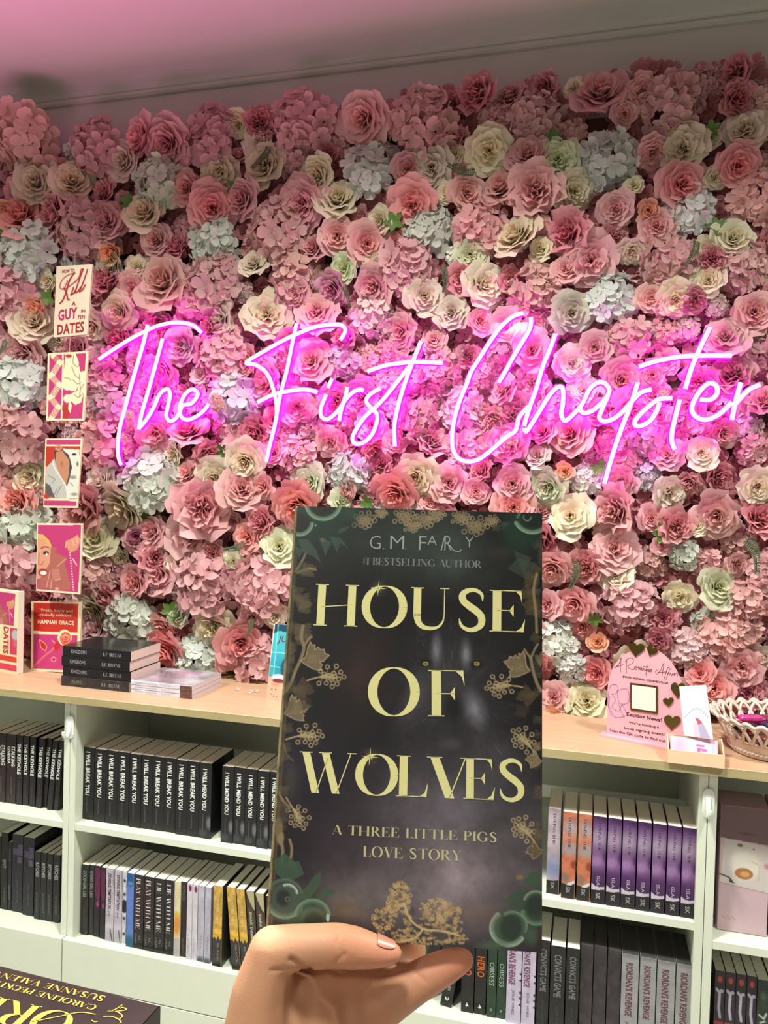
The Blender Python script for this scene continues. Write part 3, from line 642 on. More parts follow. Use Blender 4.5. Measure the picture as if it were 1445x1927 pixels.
# ================================================================== books on the shelves
m_page = M('page_edges', (236, 230, 214), .85, noise=.05, scale=400)
m_blk = M('black_cover', (22, 22, 25), .38, noise=.15, scale=40)
m_print = print_mat('printed_cover', .38)
m_lam = print_mat('laminated_cover', .22, coat=.25)
def ink(c, rough=.5): return M('ink_%d_%d_%d' % tuple(c), c, rough)
WHT, GRY = (232, 236, 232), (112, 114, 114)
def spine_art(kind, nx=18, ny=150):
    X, Y = grid(nx, ny); Y = Y*8.0; r = 1     # x 0..1 across, y 0..8 from head to tail
    if kind == 'purple':
        a = Art(X, Y, (74, 34, 92)); a.noise(1.1, .5, 4); a.blob(.4, 2.0, 1.5, 2.0, (168, 150, 176), .9, .8); a.blob(.3, 4.1, 1.3, 1.3, (156, 120, 170), .9, .8); a.blob(1.1, 3.6, .4, .8, (50, 16, 66), .8)
        a.blob(.9, 0, 1.2, .7, (52, 28, 66), .8); a.poly([(0, 6.45), (.3, 6.5), (1, 6.6), (1, 8), (0, 8)], (24, 22, 26)); a.poly([(0, 6.15), (.25, 6.4), (.6, 6.45), (1, 6.35), (1, 6.6), (.5, 6.75), (0, 6.72)], (196, 186, 204)); return a
    if kind == 'orange':
        a = Art(X, Y, (190, 108, 80)); a.noise(.8, .45, 8, (.4, 1, 1)); a.blob(.6, 1.4, 1.1, 1.3, (164, 158, 174), .95, .9); a.blob(.6, 3.4, 1.0, .9, (156, 144, 150), .95); a.blob(.9, 4.8, .4, .6, (126, 42, 22), .8); a.blob(.2, 6.1, .6, .7, (120, 108, 96), .8)
        a.poly([(0, 6.6), (.5, 6.7), (1, 6.45), (1, 8), (0, 8)], (24, 24, 26)); a.poly([(.3, 6.7), (1, 6.2), (1, 6.5), (.7, 6.75)], (206, 206, 206)); return a
    if kind == 'pale':
        a = Art(X, Y, (178, 164, 178)); a.noise(1.0, .2, 3); a.blob(.5, 5.6, 1.2, 1.5, (118, 132, 178), .9, .8); a.poly([(0, 6.7), (.5, 6.75), (1, 6.6), (1, 8), (0, 8)], (24, 24, 26)); return a
    if kind == 'gold':
        a = Art(X, Y, (196, 158, 74)); a.noise(.6, .14, 5); a.blob(.5, 4.9, 1.0, .8, (230, 180, 50), .6)
        a.poly([(0, 5.2), (.2, 5.0), (.4, 5.3), (.6, 4.9), (.8, 5.25), (1, 4.95), (1, 8), (0, 8)], (46, 46, 44)); a.noise(.4, .25, 9); return a
    if kind == 'olive':
        a = Art(X, Y, (58, 48, 38)); a.noise(.7, .8, 12); a.poly([(0, 0), (1, 0), (1, 1.9), (.75, 1.7), (.35, .9)], (176, 168, 130)); a.blob(.4, 5.6, 1, 1.0, (96, 92, 44), .8); return a
    if kind == 'blue':
        a = Art(X, Y, (92, 122, 196)); a.noise(1.4, .10, 2); a.poly([(0, 0), (1, 0), (1, 1.3), (.5, 1.5), (0, 1.3)], (28, 82, 142)); a.blob(.5, 1.1, .6, .3, (120, 170, 210), .6)
        a.blob(.5, 7.6, 1.3, 1.2, (34, 92, 122), 1, .5); return a
    if kind == 'lavender':
        a = Art(X, Y, (184, 176, 190)); a.noise(.9, .16, 6); a.stroke([(.62, 6.6), (.85, 7.8)], .12, (60, 60, 66)); a.blob(1.0, 1, .25, 1.5, (120, 116, 128), .8); return a
    if kind == 'white':
        a = Art(X, Y, (204, 200, 210)); a.noise(.8, .08, 6); a.blob(.6, .5, .35, .4, (126, 30, 92), 1, .3); return a
    if kind == 'mist':
        a = Art(X, Y, (178, 176, 194)); a.noise(.8, .14, 16); a.blob(.5, 8, 1, .8, (70, 74, 86), .9); return a
    if kind == 'cream':
        a = Art(X, Y, (214, 206, 170)); a.noise(.8, .15, 7); a.blob(.5, 4.6, 1.1, 1.7, (206, 138, 60), .95, .6); a.blob(.5, 3.5, 1, .5, (214, 176, 50), .6); a.poly([(0, 6.1), (1, 6), (1, 8), (0, 8)], (176, 170, 180)); return a
    if kind == 'torn':
        a = Art(X, Y, (206, 206, 212)); a.noise(.5, .3, 7)
        for y in (1.1, 2.6, 5.2, 6.9): a.blob(.5, y, .5, .25, (40, 40, 48), .9)
        a.blob(.5, 3.9, .9, .8, (16, 16, 20), 1, .2); return a
    if kind == 'magenta':
        a = Art(X, Y, (30, 24, 30)); a.poly([(0, .3), (1, .3), (1, 3.2), (.7, 4.2), (.35, 3.6), (0, 3.0)], (88, 26, 66)); a.noise(.5, .5, 7); a.blob(.6, 4.3, .35, .4, (160, 46, 110), 1, .4); return a
    if kind == 'violet':
        a = Art(X, Y, (32, 30, 40)); a.noise(.6, .3, 7); a.poly([(.55, 1.0), (.95, 1.0), (.95, 2.1), (.55, 2.1)], (92, 84, 122)); a.poly([(.1, 1.4), (.55, 1.4), (.55, 2.1), (.1, 2.1)], (84, 78, 110)); a.poly([(.5, 2.3), (.9, 2.3), (.9, 2.9), (.5, 2.9)], (88, 84, 104)); return a
    if kind == 'mend':
        a = Art(X, Y, (24, 24, 28)); a.noise(.5, .3, 7); a.blob(.85, 6.3, .3, 1.0, (112, 116, 122), .9); a.blob(.3, 7.4, .6, .6, (62, 64, 70), .8); return a
    if kind == 'greyr':
        a = Art(X, Y, (150, 152, 156)); a.noise(.9, .12, 7); a.blob(.5, 0, 1, .5, (118, 118, 122), .8); return a
    if kind == 'lilac':
        a = Art(X, Y, (190, 180, 206)); a.noise(.9, .14, 7)
        for y in (3.4, 4.0, 5.1, 5.6, 6.2): a.blob(.98, y, .12, .14, (20, 20, 24), 1, .3)
        return a
    if kind == 'wrap':
        a = Art(X, Y, (52, 46, 52)); a.noise(.7, .5, 7); return a
    if kind == 'redtop':
        a = Art(X, Y, (44, 32, 44)); a.noise(.7, .3, 7); a.blob(.5, .75, .32, .38, (196, 74, 56), 1, .4)
        a.stroke([(.2, 1.7), (.5, 2.0), (.45, 3.4), (.6, 4.2)], .28, (176, 172, 190)); a.blob(.7, 1.8, .25, .2, (176, 172, 190), 1, .3); a.poly([(0, 4.6), (1, 4.6), (1, 6.2), (0, 6.2)], (150, 48, 60)); return a
    if kind == 'green':
        a = Art(X, Y, (30, 56, 38)); a.noise(.9, .25, 7); return a
    if kind == 'forest':
        a = Art(X, Y, (34, 48, 42)); a.noise(.6, .7, 7); a.blob(.5, 1.4, .4, .6, (80, 96, 74), .7); a.stroke([(.2, 3.2), (.6, 3.5), (.8, 3.0)], .18, (168, 174, 172)); a.stroke([(.3, 3.9), (.7, 3.7)], .16, (168, 174, 172)); return a
# kind -> (base cover colour, art, [(text, font, start, end, width frac, centre frac, colour)])
BK = {
 'break': ((24, 24, 27), None, [('I WILL BREAK YOU', 'B', .062, .665, .38, .45, WHT), ('Coralee June', 'g', .70, .90, .17, .40, GRY)]),
 'mend': ((24, 24, 28), 'mend', [('I WILL MEND YOU', 'B', .082, .63, .36, .45, WHT), ('Coralee June', 'g', .68, .88, .15, .36, GRY)]),
 'keyhole': ((30, 26, 30), None, [('THE KEYHOLE', 'B', .12, .56, .60, .44, WHT), ('CORALEE JUNE', 'g', .66, .88, .28, .45, (84, 84, 86))]),
 'stalking': ((44, 30, 34), None, [('STALKING', 'b', .17, .46, .36, .72, WHT), ('GINEVRA', 'b', .18, .43, .30, .28, WHT), ('NATALIE BENNETT', 'g', .62, .88, .14, .55, GRY)]),
 'ritches': ((30, 30, 31), None, [('RITCHES', 'b', .155, .37, .55, .5, (178, 184, 184)), ('NATALIE BENNETT', 'g', .60, .90, .26, .5, (120, 122, 122))]),
 'violet': ((32, 30, 40), 'violet', [('JULES TAYLOR', 'g', .58, .88, .16, .5, (100, 100, 104))]),
 'dark': ((20, 22, 24), None, [('BENNETT', 'g', .35, .46, .5, .5, (160, 164, 164)), ('K. BROMBERG', 'g', .72, .90, .22, .6, GRY)]),
 'thin': ((26, 26, 28), None, [('VIPER', 'g', .10, .28, .4, .5, (120, 120, 120)), ('ADAMS', 'g', .62, .84, .4, .5, (130, 130, 130))]),
 'goodgirl': ((34, 34, 35), None, [('GOOD GIRL LIES', 'b', .08, .46, .5, .5, (142, 158, 152)), ('ANNA BLOOM', 'g', .62, .9, .22, .5, (96, 98, 96))]),
 'magenta': ((30, 24, 30), 'magenta', []),
 'devious': ((184, 176, 190), 'lavender', [('DEVIOUS TEMPTATION', 'b', .07, .55, .38, .48, (46, 46, 52)), ('Jolie', 'g', .58, .66, .3, .45, (110, 106, 120))]),
 'torn': ((200, 200, 206), 'torn', []), 'blue': ((92, 122, 196), 'blue', []),
 'play': ((36, 30, 32), None, [('PLAY WITH ME', 's', .05, .73, .46, .44, (226, 206, 208)), ('LYLAH', 'g', .80, .93, .16, .26, (150, 150, 146)), ('K.J.', 'g', .82, .88, .2, .62, (150, 150, 146))]),
 'lie': ((30, 29, 31), None, [('LIE WITH ME', 's', .06, .72, .44, .44, (218, 214, 216)), ('LYLAH', 'g', .80, .93, .16, .26, (150, 150, 146)), ('K.J.', 'g', .82, .88, .2, .62, (150, 150, 146))]),
 'cream': ((214, 206, 170), 'cream', []), 'maroon': ((40, 26, 32), None, [('RUTHLESS', 'g', .05, .25, .4, .5, (120, 120, 118)), ('QUEEN', 'g', .75, .94, .3, .5, (130, 110, 112))]),
 'white': ((204, 200, 210), 'white', [('LOVED', 'g', .68, .92, .22, .4, (150, 146, 158))]), 'mist': ((178, 176, 194), 'mist', [('PETALS', 'g', .66, .90, .2, .5, (126, 124, 140))]),
 'gold': ((60, 56, 44), 'gold', [('PENELOPE', 'g', .16, .46, .26, .5, (226, 206, 140)), ('BLACK', 'g', .70, .92, .2, .6, (140, 140, 136))]),
 'olive': ((58, 48, 38), 'olive', [('DARK DESIRE', 'b', .26, .62, .28, .45, (204, 204, 190))]),
 'pale': ((178, 164, 178), 'pale', [('LOVING THE', 's', .06, .42, .2, .5, (66, 60, 72)), ('SK', 'b', .86, .94, .3, .5, (150, 150, 152))]),
 'orange': ((160, 90, 60), 'orange', [('LOVING THE', 's', .06, .42, .2, .5, (74, 60, 64)), ('SK', 'b', .86, .94, .3, .5, (150, 150, 152))]),
 'purple': ((74, 34, 92), 'purple', [('LOVING THE', 's', .07, .40, .18, .5, (60, 44, 74)), ('ISLA', 'g', .68, .79, .24, .5, (190, 182, 200)), ('SK', 'b', .87, .95, .32, .5, (160, 160, 164))]),
 'vol4': ((18, 18, 20), None, [('HERO', 'b', .30, .55, .62, .5, (206, 96, 34)), ('4', 'b', .88, .93, .26, .5, WHT)]),
 'vol5': ((30, 56, 38), 'green', [('OBSESS', 'g', .34, .62, .5, .5, (170, 190, 172)), ('5', 'b', .89, .93, .22, .5, (150, 170, 150))]),
 'lilac': ((190, 180, 206), 'lilac', [("RIORDAN'S REVENGE", 'b', .03, .56, .48, .36, (112, 52, 84)), ('JOLIE VINES', 'g', .62, .90, .24, .45, (98, 92, 110))]),
 'gothic': ((26, 26, 27), None, [('CONVICTS GAME', 'b', .10, .58, .50, .5, (120, 124, 122)), ('JOLIE VINES', 'g', .68, .92, .2, .5, (76, 78, 78))]),
 'wrap': ((50, 44, 50), 'wrap', []),
 'riordan': ((150, 152, 156), 'greyr', [("RIORDAN'S REVENGE", 'b', .09, .66, .42, .46, (98, 44, 58)), ('JOLIE VINES', 'g', .72, .93, .22, .4, (72, 72, 76))]),
 'redtop': ((44, 32, 44), 'redtop', []), 'forest': ((34, 48, 42), 'forest', []),
 'vol1': ((20, 20, 22), None, [('JOLIE VINES', 'g', .52, .80, .3, .5, (170, 172, 170)), ('2', 'b', .88, .93, .3, .5, WHT)]),
}
PROTO = {}
def book_proto(kind, t, h, d):
    key = (kind, round(t, 3), round(h, 3), round(d, 3))
    if key in PROTO: return PROTO[key]
    t, h, d = key[1:]
    base, art, txts = BK[kind]; parts = []
    mc = M('cover_'+kind, base, .34, noise=.06, scale=50)
    mb = MB(); c = .0006
    mb.box(-t/2, 0, 0, -t/2+c, d, h); mb.box(t/2-c, 0, 0, t/2, d, h); mb.bbox(-t/2, -.0012, 0, t/2, 0, h, .0008)
    parts.append(('cover', mb.mesh('cover', mc)))
    pm = M('dark_wrapped_pages', (70, 66, 66), .35) if kind in ('wrap', 'riordan') else m_page
    mb = MB().box(-t/2+c, .0005, .0006, t/2-c, d-.001, h-.0006)
    for k in range(1, 5):      # signatures show as faint grooves on the head of the block
        x = -t/2+c+(t-2*c)*k/5; mb.box(x-.0001, .004, h-.0006, x+.0001, d-.002, h-.0004)
    parts.append(('page_block', mb.mesh('page_block', pm)))
    sub = []
    if art:
        a = spine_art(art); U, V = grid(*a.X.shape[::-1]); P = np.stack([(U-.5)*t*.985, np.full(U.shape, -.00135), h*(1-V)], -1)
        o = print_patch('spine_print', P, a, m_print); parts.append(('spine_print', o.data)); bpy.data.objects.remove(o)
    for (b, f, s0, s1, w, cx, col) in txts:
        tx = serif(b) if f == 's' else sans(b, {'b': .018, 'B': .034}.get(f, 0.0))
        ww = t*w; L = h*(s1-s0)
        mb = lay(tx, lambda u, v: ((cx-.5)*t+(v-.5)*ww, -.0017, h*(1-s0)-u*L))
        parts.append(('lettering', mb.mesh('lettering', ink(col))))
    PROTO[key] = parts; return parts
ORD = ['first', 'second', 'third', 'fourth', 'fifth', 'sixth', 'seventh', 'eighth', 'ninth', 'tenth', 'eleventh', 'twelfth']
def add_book(kind, X, Y, Z, t, h, d=.13, roll=0.0, label='', group='', cat='book', back=0.0):
    e = empty('book', (X, Y, Z)); e.rotation_euler = (back, roll, 0)
    for n, me in book_proto(kind, t, h, d): link(n, me, e)
    tag(e, label, cat, group); return e
def row(items, Yf, Z, ymid, lab, group):
    # items: (kind, px left, px right, height, dY, roll deg) measured at mid height of the spine
    seen = {}; tot = {}
    for it in items: tot[it[0]] = tot.get(it[0], 0)+1
    for it in items:
        kind, xl, xr, h = it[:4]; dy = it[4] if len(it) > 4 else 0.0; roll = it[5] if len(it) > 5 else 0.0
        seen[kind] = seen.get(kind, 0)+1; i = seen[kind]
        ym = ymid[0]+ymid[1]*(xl+xr)/2
        a = at(xl, ym, Yf+dy)[0]; b = at(xr, ym, Yf+dy)[0]; t = b-a-.0006
        if roll: t = t*math.cos(math.radians(roll)); 
        rr_ = math.radians(roll); X = (a+b)/2-math.sin(rr_)*h/2
        lift = abs(math.sin(rr_))*t/2
        desc, where = lab[kind]
        l = ((ORD[i-1]+' ' if tot[kind] > 1 else '')+desc+(' from the left, ' if tot[kind] > 1 else ', ')+where)
        add_book(kind, X, Yf+dy, Z+lift, round(t, 3), h, .13, rr_, l, group)
rd = random.Random(11)
J = lambda s=.004: rd.uniform(-s, s)
# upper shelf, left unit
row([('stalking', -26, -8, .203), ('stalking', -7, 11, .203, J()), ('stalking', 12, 30, .203, J()), ('keyhole', 31, 42.5, .203), ('keyhole', 43.5, 54.5, .203, .002), ('keyhole', 56, 67, .203, .001),
     ('keyhole', 70.5, 81.5, .203, -.002, 2.6), ('keyhole', 83.5, 93, .203, .006, 4.5), ('keyhole', 94, 104, .203, -.004, 4.8), ('keyhole', 105, 115, .203, 0, 4.8)],
    1.868, SH_T, (1455, .16), {'stalking': ('thick black paperback, two-line white title', 'upper left shelf'), 'keyhole': ('thin black paperback with a slanted white title', 'upper left shelf')}, 'black paperbacks on the upper left shelf')
# upper shelf, second unit
its = [('break', 155.6+i*21.9, 155.6+(i+1)*21.9, .203, J(.003)) for i in range(10)]+[('mend', 375, 397.5, .203, -.001)]+[('mend', 417+i*22.2, 417+(i+1)*22.2, .203, J(.002)-.004) for i in range(5)]
row(its, 1.843, SH_T, (1455, .13), {'break': ('black paperback, plain foot, white capitals', 'under the book stacks'), 'mend': ('black paperback, smoky foot, white capitals', 'beside the held book')}, 'black paperbacks under the book stacks')
# lower shelf, left unit
row([('dark', -12, 1, .215), ('dark', 2, 14.5, .228), ('thin', 15.5, 21.5, .203), ('violet', 22.5, 43, .229, .0), ('violet', 43.5, 64, .229, -.006), ('ritches', 65, 76, .196, -.014), ('ritches', 76.5, 87.5, .196, -.013), ('ritches', 88, 99, .196, -.014), ('ritches', 100, 112.5, .196, -.013)],
    1.878, .300, (1655, .17), {'dark': ('tall black book', 'lower left shelf'), 'thin': ('very thin black book beside the tall violet-marked ones', 'lower left shelf'), 'violet': ('tall black book with violet squares', 'lower left shelf'), 'ritches': ('short black paperback with pale block title', 'lower left shelf')}, 'dark books on the lower left shelf')
# lower shelf, second unit
row([('goodgirl', 153, 166, .198), ('goodgirl', 167, 177.3, .198, .004), ('magenta', 177.8, 188.6, .2, .002), ('magenta', 189, 198.4, .2, -.002), ('devious', 199, 214.6, .203, -.006), ('devious', 215.6, 230, .203, -.006), ('torn', 230.6, 238.2, .203, -.004),
     ('blue', 238.6, 251.6, .203, -.012), ('play', 252.2, 270.2, .203, -.012), ('play', 270.8, 290, .203, -.013), ('lie', 290.6, 309.4, .203, -.013), ('lie', 310, 327.4, .203, -.012), ('cream', 328, 339, .203, -.013), ('maroon', 339.6, 351, .203, -.008),
     ('white', 351.6, 361.4, .205, -.014), ('white', 361.8, 372, .203, -.012), ('mist', 372.6, 384.6, .203, -.013), ('mist', 385.4, 397, .203, -.014), ('gold', 401, 418.5, .216, -.022),
     ('gold', 432, 449, .216, -.018, -5.6), ('gold', 450, 466, .214, -.016, -5.6), ('olive', 467, 483, .212, -.014, -4.8), ('olive', 484.5, 501, .210, -.014, -4.8), ('maroon', 503, 518, .208, -.014, -4)],
    1.838, .300, (1664, .17), {'goodgirl': ('thin charcoal paperback with grey block title', 'against the left post'), 'magenta': ('black paperback with a magenta stain', 'lower shelf'), 'devious': ('lavender-grey paperback with black block title', 'lower shelf'), 'torn': ('thin black and white mottled paperback', 'beside the blue one'),
     'blue': ('bright blue paperback with teal ends', 'lower shelf'), 'play': ('maroon-headed paperback with serif title', 'lower shelf'), 'lie': ('black paperback with serif title', 'lower shelf'), 'cream': ('cream paperback with an orange middle', 'lower shelf'),
     'maroon': ('narrow black and maroon paperback', 'lower shelf'), 'white': ('white paperback with a purple mark at its head', 'lower shelf'), 'mist': ('misty lilac paperback', 'lower shelf left of the gold ones'), 'gold': ('gold paperback fading to black at its foot', 'left of the thumb'), 'olive': ('brown and cream paperback with white title', 'left of the thumb')}, 'mixed paperbacks on the lower shelf left of the hand')
# upper shelf, third unit
row([('pale', 1029.5, 1054, .203, .012), ('orange', 1057.5, 1084, .203, .002), ('orange', 1086.5, 1112.6, .203, .002)]+[('purple', 1113.8+i*28.1, 1140.2+i*28.1, .203, .0) for i in range(7)],
    1.826, SH_T, (1440, .155), {'pale': ('pale lilac-blue paperback with a black foot', 'beside the held book'), 'orange': ('orange and grey cloudy paperback', 'right of the held book'), 'purple': ('purple smoky paperback with a torn white edge', 'right upper shelf')}, 'colourful paperbacks on the right upper shelf')
# lower shelf, third unit
row([('vol1', 800, 822, .203, .01, 14), ('vol1', 842, 864, .203, .004, 9), ('vol4', 869.5, 893, .203), ('vol4', 894, 916.5, .203, .002), ('vol5', 917.5, 935, .203), ('vol5', 936, 953, .203, .002), ('lilac', 954, 981.5, .212, -.006), ('lilac', 982.5, 1008.5, .212, -.006),
     ('gothic', 1010.5, 1034, .212, -.004), ('gothic', 1035.5, 1063, .208, -.012), ('gothic', 1065, 1089.5, .208, -.010), ('wrap', 1091, 1115, .216), ('wrap', 1116, 1141, .216, .002), ('wrap', 1142, 1167.5, .216, -.002),
     ('riordan', 1168.6, 1201, .216, -.010), ('riordan', 1202.5, 1234, .216, -.010), ('riordan', 1235.5, 1269.5, .216, -.012), ('riordan', 1271, 1304, .216, -.012)],
    1.838, .300, (1675, .155), {'vol1': ('black volume leaning', 'beside the fingertips'), 'vol4': ('black volume marked four with orange lettering', 'below the held book'), 'vol5': ('dark green volume marked five', 'below the held book'), 'lilac': ('lilac paperback with purple block title', 'below the held book corner'),
     'gothic': ('black paperback with grey gothic title', 'lower right shelf'), 'wrap': ('shrink-wrapped dark paperback', 'lower right shelf'), 'riordan': ('grey paperback, dark red title', 'lower right shelf')}, 'paperbacks on the lower right shelf')
row([('redtop', 1343+i*20, 1362.5+i*20, .200, .004) for i in range(4)]+[('forest', 1423.5, 1446, .198, .0), ('forest', 1447.5, 1470, .198, .0)],
    1.85, .300, (1690, .155), {'redtop': ('dark paperback with orange dot', 'lowest shelf at the right edge'), 'forest': ('dark green leafy paperback', 'lowest shelf at the right edge')}, 'paperbacks on the far right lower shelf')

# ================================================================== things on the counter
def on_plane(pl, txt, p0, p1, hpx, flip=False, w=.0004, mb=None):
    a = np.array(pl.uv(*p0)); b = np.array(pl.uv(*p1)); d = b-a; L = np.linalg.norm(d); d /= L; nn = np.array([-d[1], d[0]])
    c = np.array(pl.uv(p0[0], p0[1]+(hpx if flip else -hpx)))-a; h = c@nn
    return lay(txt, lambda u, v: pl.P(*(a+d*L*u+nn*h*v), w), mb)
def px_ribbon(pl, pts, wpx, w=.0004, mb=None, smooth=True):
    q = [np.array(pl.uv(*p)) for p in (crom(pts, 5) if smooth else pts)]
    s_ = np.linalg.norm(np.array(pl.uv(pts[0][0]+1, pts[0][1]))-np.array(pl.uv(*pts[0])))
    v, f = ribbon(q, lambda i, m, d: wpx*s_*(1 if hasattr(wpx, '__float__') or isinstance(wpx, (int, float)) else 1))
    mb = mb or MB(); return mb.add([pl.P(a[0], a[1], w) for a in v], f)
def px_poly(pl, pts, w, mb=None):
    mb = mb or MB(); return mb.add([pl.P(*pl.uv(*p), w) for p in pts], [tuple(range(len(pts)))])
def fix_parent(o, root):
    # geometry was written in world coordinates: move it into the root's frame
    m = Matrix.Translation(-Vector(root.location)); o.data.transform(m); o.parent = root; return o
def card(name, c, artf, nx, ny, mat, thick=.002, base=(232, 214, 190), root=None, depth_name='board', w3=None):
    # c: px corners TL,TR,BR,BL; w3: matching depths
    C3 = [at(p[0], p[1], w3[i]) for i, p in enumerate(c)]
    P = quad_grid(C3, nx, ny); XY = quad_grid([np.array(p, float) for p in c], nx, ny)
    a = artf(Art(XY[..., 0], XY[..., 1], base))
    n = np.cross(C3[1]-C3[0], C3[3]-C3[0]); n /= np.linalg.norm(n)
    if n@(CAM-C3[0]) < 0: n = -n
    root = root or empty(name, tuple((C3[2]+C3[3])/2))
    b = MB(); b.add(list(map(tuple, [p-n*.0016 for p in C3]+[p-n*(thick+.0016) for p in C3])), [(0,1,2,3),(7,6,5,4),(0,4,5,1),(1,5,6,2),(2,6,7,3),(3,7,4,0)])
    fix_parent(b.build(depth_name, M('card_board', (222, 206, 180), .7)), root)
    fix_parent(print_patch('printed_face', P+n*.0001, a, mat), root)
    return root, C3, n
CREAM, MAG, RED, DRED = (236, 218, 180), (186, 52, 112), (196, 48, 38), (150, 40, 48)
K1 = [(106.3, 501), (173.9, 497.6), (163.9, 629), (101, 635)]
def art_kill(a):
    a.noise(60, .05, 3); lw = 1
    for pts, w in (([(113, 571), (118, 566), (124, 553), (130, 532), (136, 520), (141, 514)], 3.2), ([(141, 514), (130, 517), (118, 526), (113, 538), (116, 544), (122, 541), (128, 528)], 1.8), ([(119, 543), (128, 541), (148, 524), (153, 508), (157, 506)], 2.2),
                   ([(121, 543), (126, 552), (128, 563), (131, 564)], 3.0), ([(139, 541), (136, 550), (134, 555), (139, 552), (144, 544)], 2.8), ([(157, 507), (152, 520), (146, 538), (142, 551), (147, 548), (153, 540)], 2.8), ([(165, 507), (161, 520), (154, 540), (150, 549), (156, 545), (161, 536)], 2.8)):
        a.stroke(pts, w, (152, 34, 48), smooth=True)
    a.blob(143, 530, 2.2, 2.2, (152, 34, 48), 1, .3); return a
kr, C3, kn = card('hanging_card', K1, art_kill, 70, 130, print_mat('card_print', .5), w3=[1.965, 1.915, 1.915, 1.965])
kp = Plane(C3[3], C3[2]-C3[3], C3[0]-C3[3])
for w_, bo, p0, p1, hh in (('HOW TO', .01, (117, 514.5), (140, 512.5), 7), ('A', .02, (135, 575), (142, 575), 8), ('IN', .01, (152.5, 588.5), (160, 588), 6), ('TEN', .01, (146, 601), (159.5, 599.5), 7), ('DATES', .03, (107.5, 631), (158, 625), 20)):
    fix_parent(on_plane(kp, sans(w_, bo), p0, p1, hh).build('lettering', ink((160, 34, 44))), kr)
mb = on_plane(kp, sans('GUY', .03), (109.5, 604.5), (145, 599), 21); fix_parent(mb.build('lettering', ink((176, 36, 96))), kr)
tag(kr, 'topmost hanging card, cream with large red script lettering', 'card', 'cards hanging in a column at the left')
K2 = [(90, 665), (165.7, 660.7), (158, 791.5), (87, 791.5)]
def art_stair(a):
    fr = lambda p, c: a.poly(p, c)
    fr([(93, 668.5), (118, 667), (115.5, 788), (90, 788)], MAG); fr([(121, 667), (162.5, 664), (154.5, 788), (118, 788)], MAG)
    zig = [(101, 671), (113, 681), (103, 706), (93, 708), (108, 722), (114, 727), (104, 750), (92, 747), (108, 766), (111, 768), (96, 788)]
    segs = [((101, 670), (113, 682)), ((113, 682), (98, 706)), ((96, 707), (112, 724)), ((112, 724), (97, 748)), ((95, 748), (110, 766)), ((110, 766), (97, 787))]
    for p, q in segs:
        a.stroke([p, q], 11, CREAM)
        for k in range(2, 9):
            t = k/10; x = p[0]+(q[0]-p[0])*t; y = p[1]+(q[1]-p[1])*t; d = np.array([q[0]-p[0], q[1]-p[1]]); d = d/np.linalg.norm(d); e = np.array([-d[1], d[0]])*5
            a.stroke([(x-e[0], y-e[1]), (x+e[0], y+e[1])], 1.0, (150, 44, 70))
    B = (226, 218, 184)
    a.poly([(124, 664), (142, 664), (148, 678), (151, 697), (150, 715), (144, 736), (134, 736), (120, 724), (120, 700), (123, 682)], B); a.blob(130, 670, 7, 4, (176, 44, 50), 1, .3)
    a.blob(127, 724, 10, 12, B, 1, .2); a.poly([(150, 700), (162, 697), (160, 730), (153, 757), (143, 762), (130, 752), (132, 742), (146, 735)], B); a.blob(128, 750, 9, 9, B, 1, .2)
    a.poly([(118, 762), (134, 760), (133, 778), (127, 788), (118, 788)], (178, 44, 44)); a.poly([(131, 752), (136, 762), (133, 778), (129, 770)], B)
    for p in ([(136, 690), (142, 706), (150, 712)], [(138, 715), (146, 722), (152, 720)], [(140, 668), (138, 682), (146, 690), (150, 684)], [(150, 705), (152, 730), (158, 722)], [(122, 711), (130, 712), (134, 716)], [(140, 742), (148, 748), (156, 740)], [(124, 768), (128, 776)], [(152, 732), (150, 746)]): a.stroke(p, 1.0, (120, 70, 60), smooth=True)
    return a
kr, C3, kn = card('hanging_card', K2, art_stair, 76, 130, print_mat('card_print', .5), w3=[1.960, 1.915, 1.915, 1.960], base=CREAM)
tag(kr, 'second hanging card, magenta with a cream staircase and clasped figures', 'card', 'cards hanging in a column at the left')
K3 = [(85.5, 825), (154.7, 825), (145.5, 956), (81.5, 955)]
def art_shirt(a):
    a.poly([(88, 828), (152, 828), (151, 837), (87.5, 837)], MAG); a.poly([(83.5, 941), (144, 943), (143, 952), (83.5, 951)], MAG)
    a.poly([(87, 839.5), (151, 839.5), (145, 939), (84, 937)], (182, 48, 36))
    a.poly([(120, 844), (150, 846), (146, 938), (112, 938)], (214, 212, 200)); a.poly([(87, 880), (104, 862), (120, 900), (128, 938), (86, 936)], (184, 182, 176))
    a.poly([(102, 848), (118, 846), (130, 856), (136, 878), (132, 900), (126, 916), (116, 900), (104, 868)], (62, 58, 70)); a.poly([(106, 851), (118, 848), (131, 866), (131, 888), (125, 914), (114, 896), (105, 868)], (186, 128, 98))
    a.blob(117, 873, 4, 9, (150, 94, 72), .6); a.blob(111, 843, 8, 7, (192, 136, 108), 1, .3); a.stroke([(108, 842), (113, 843)], 1.4, (120, 50, 50)); a.stroke([(100, 866), (103, 880), (125, 915), (127, 938)], 1.8, (232, 230, 220), smooth=True)
    a.poly([(86, 908), (95, 914), (104, 937), (86, 934)], (86, 80, 88)); a.blob(140, 855, 5, 2.5, (40, 38, 40), 1, .3); a.blob(146, 873, 3, 6, (90, 86, 92), .9); a.blob(138, 898, 9, 5, (120, 118, 118), .8); a.blob(140, 930, 9, 4, (120, 118, 118), .8)
    for p in ([(92, 895), (104, 902), (98, 910)], [(108, 920), (100, 936)], [(116, 914), (106, 934)], [(132, 908), (138, 914)]): a.stroke(p, 1.1, (110, 104, 104))
    a.blob(88, 934, 7, 6, (182, 48, 36), 1, .3); return a
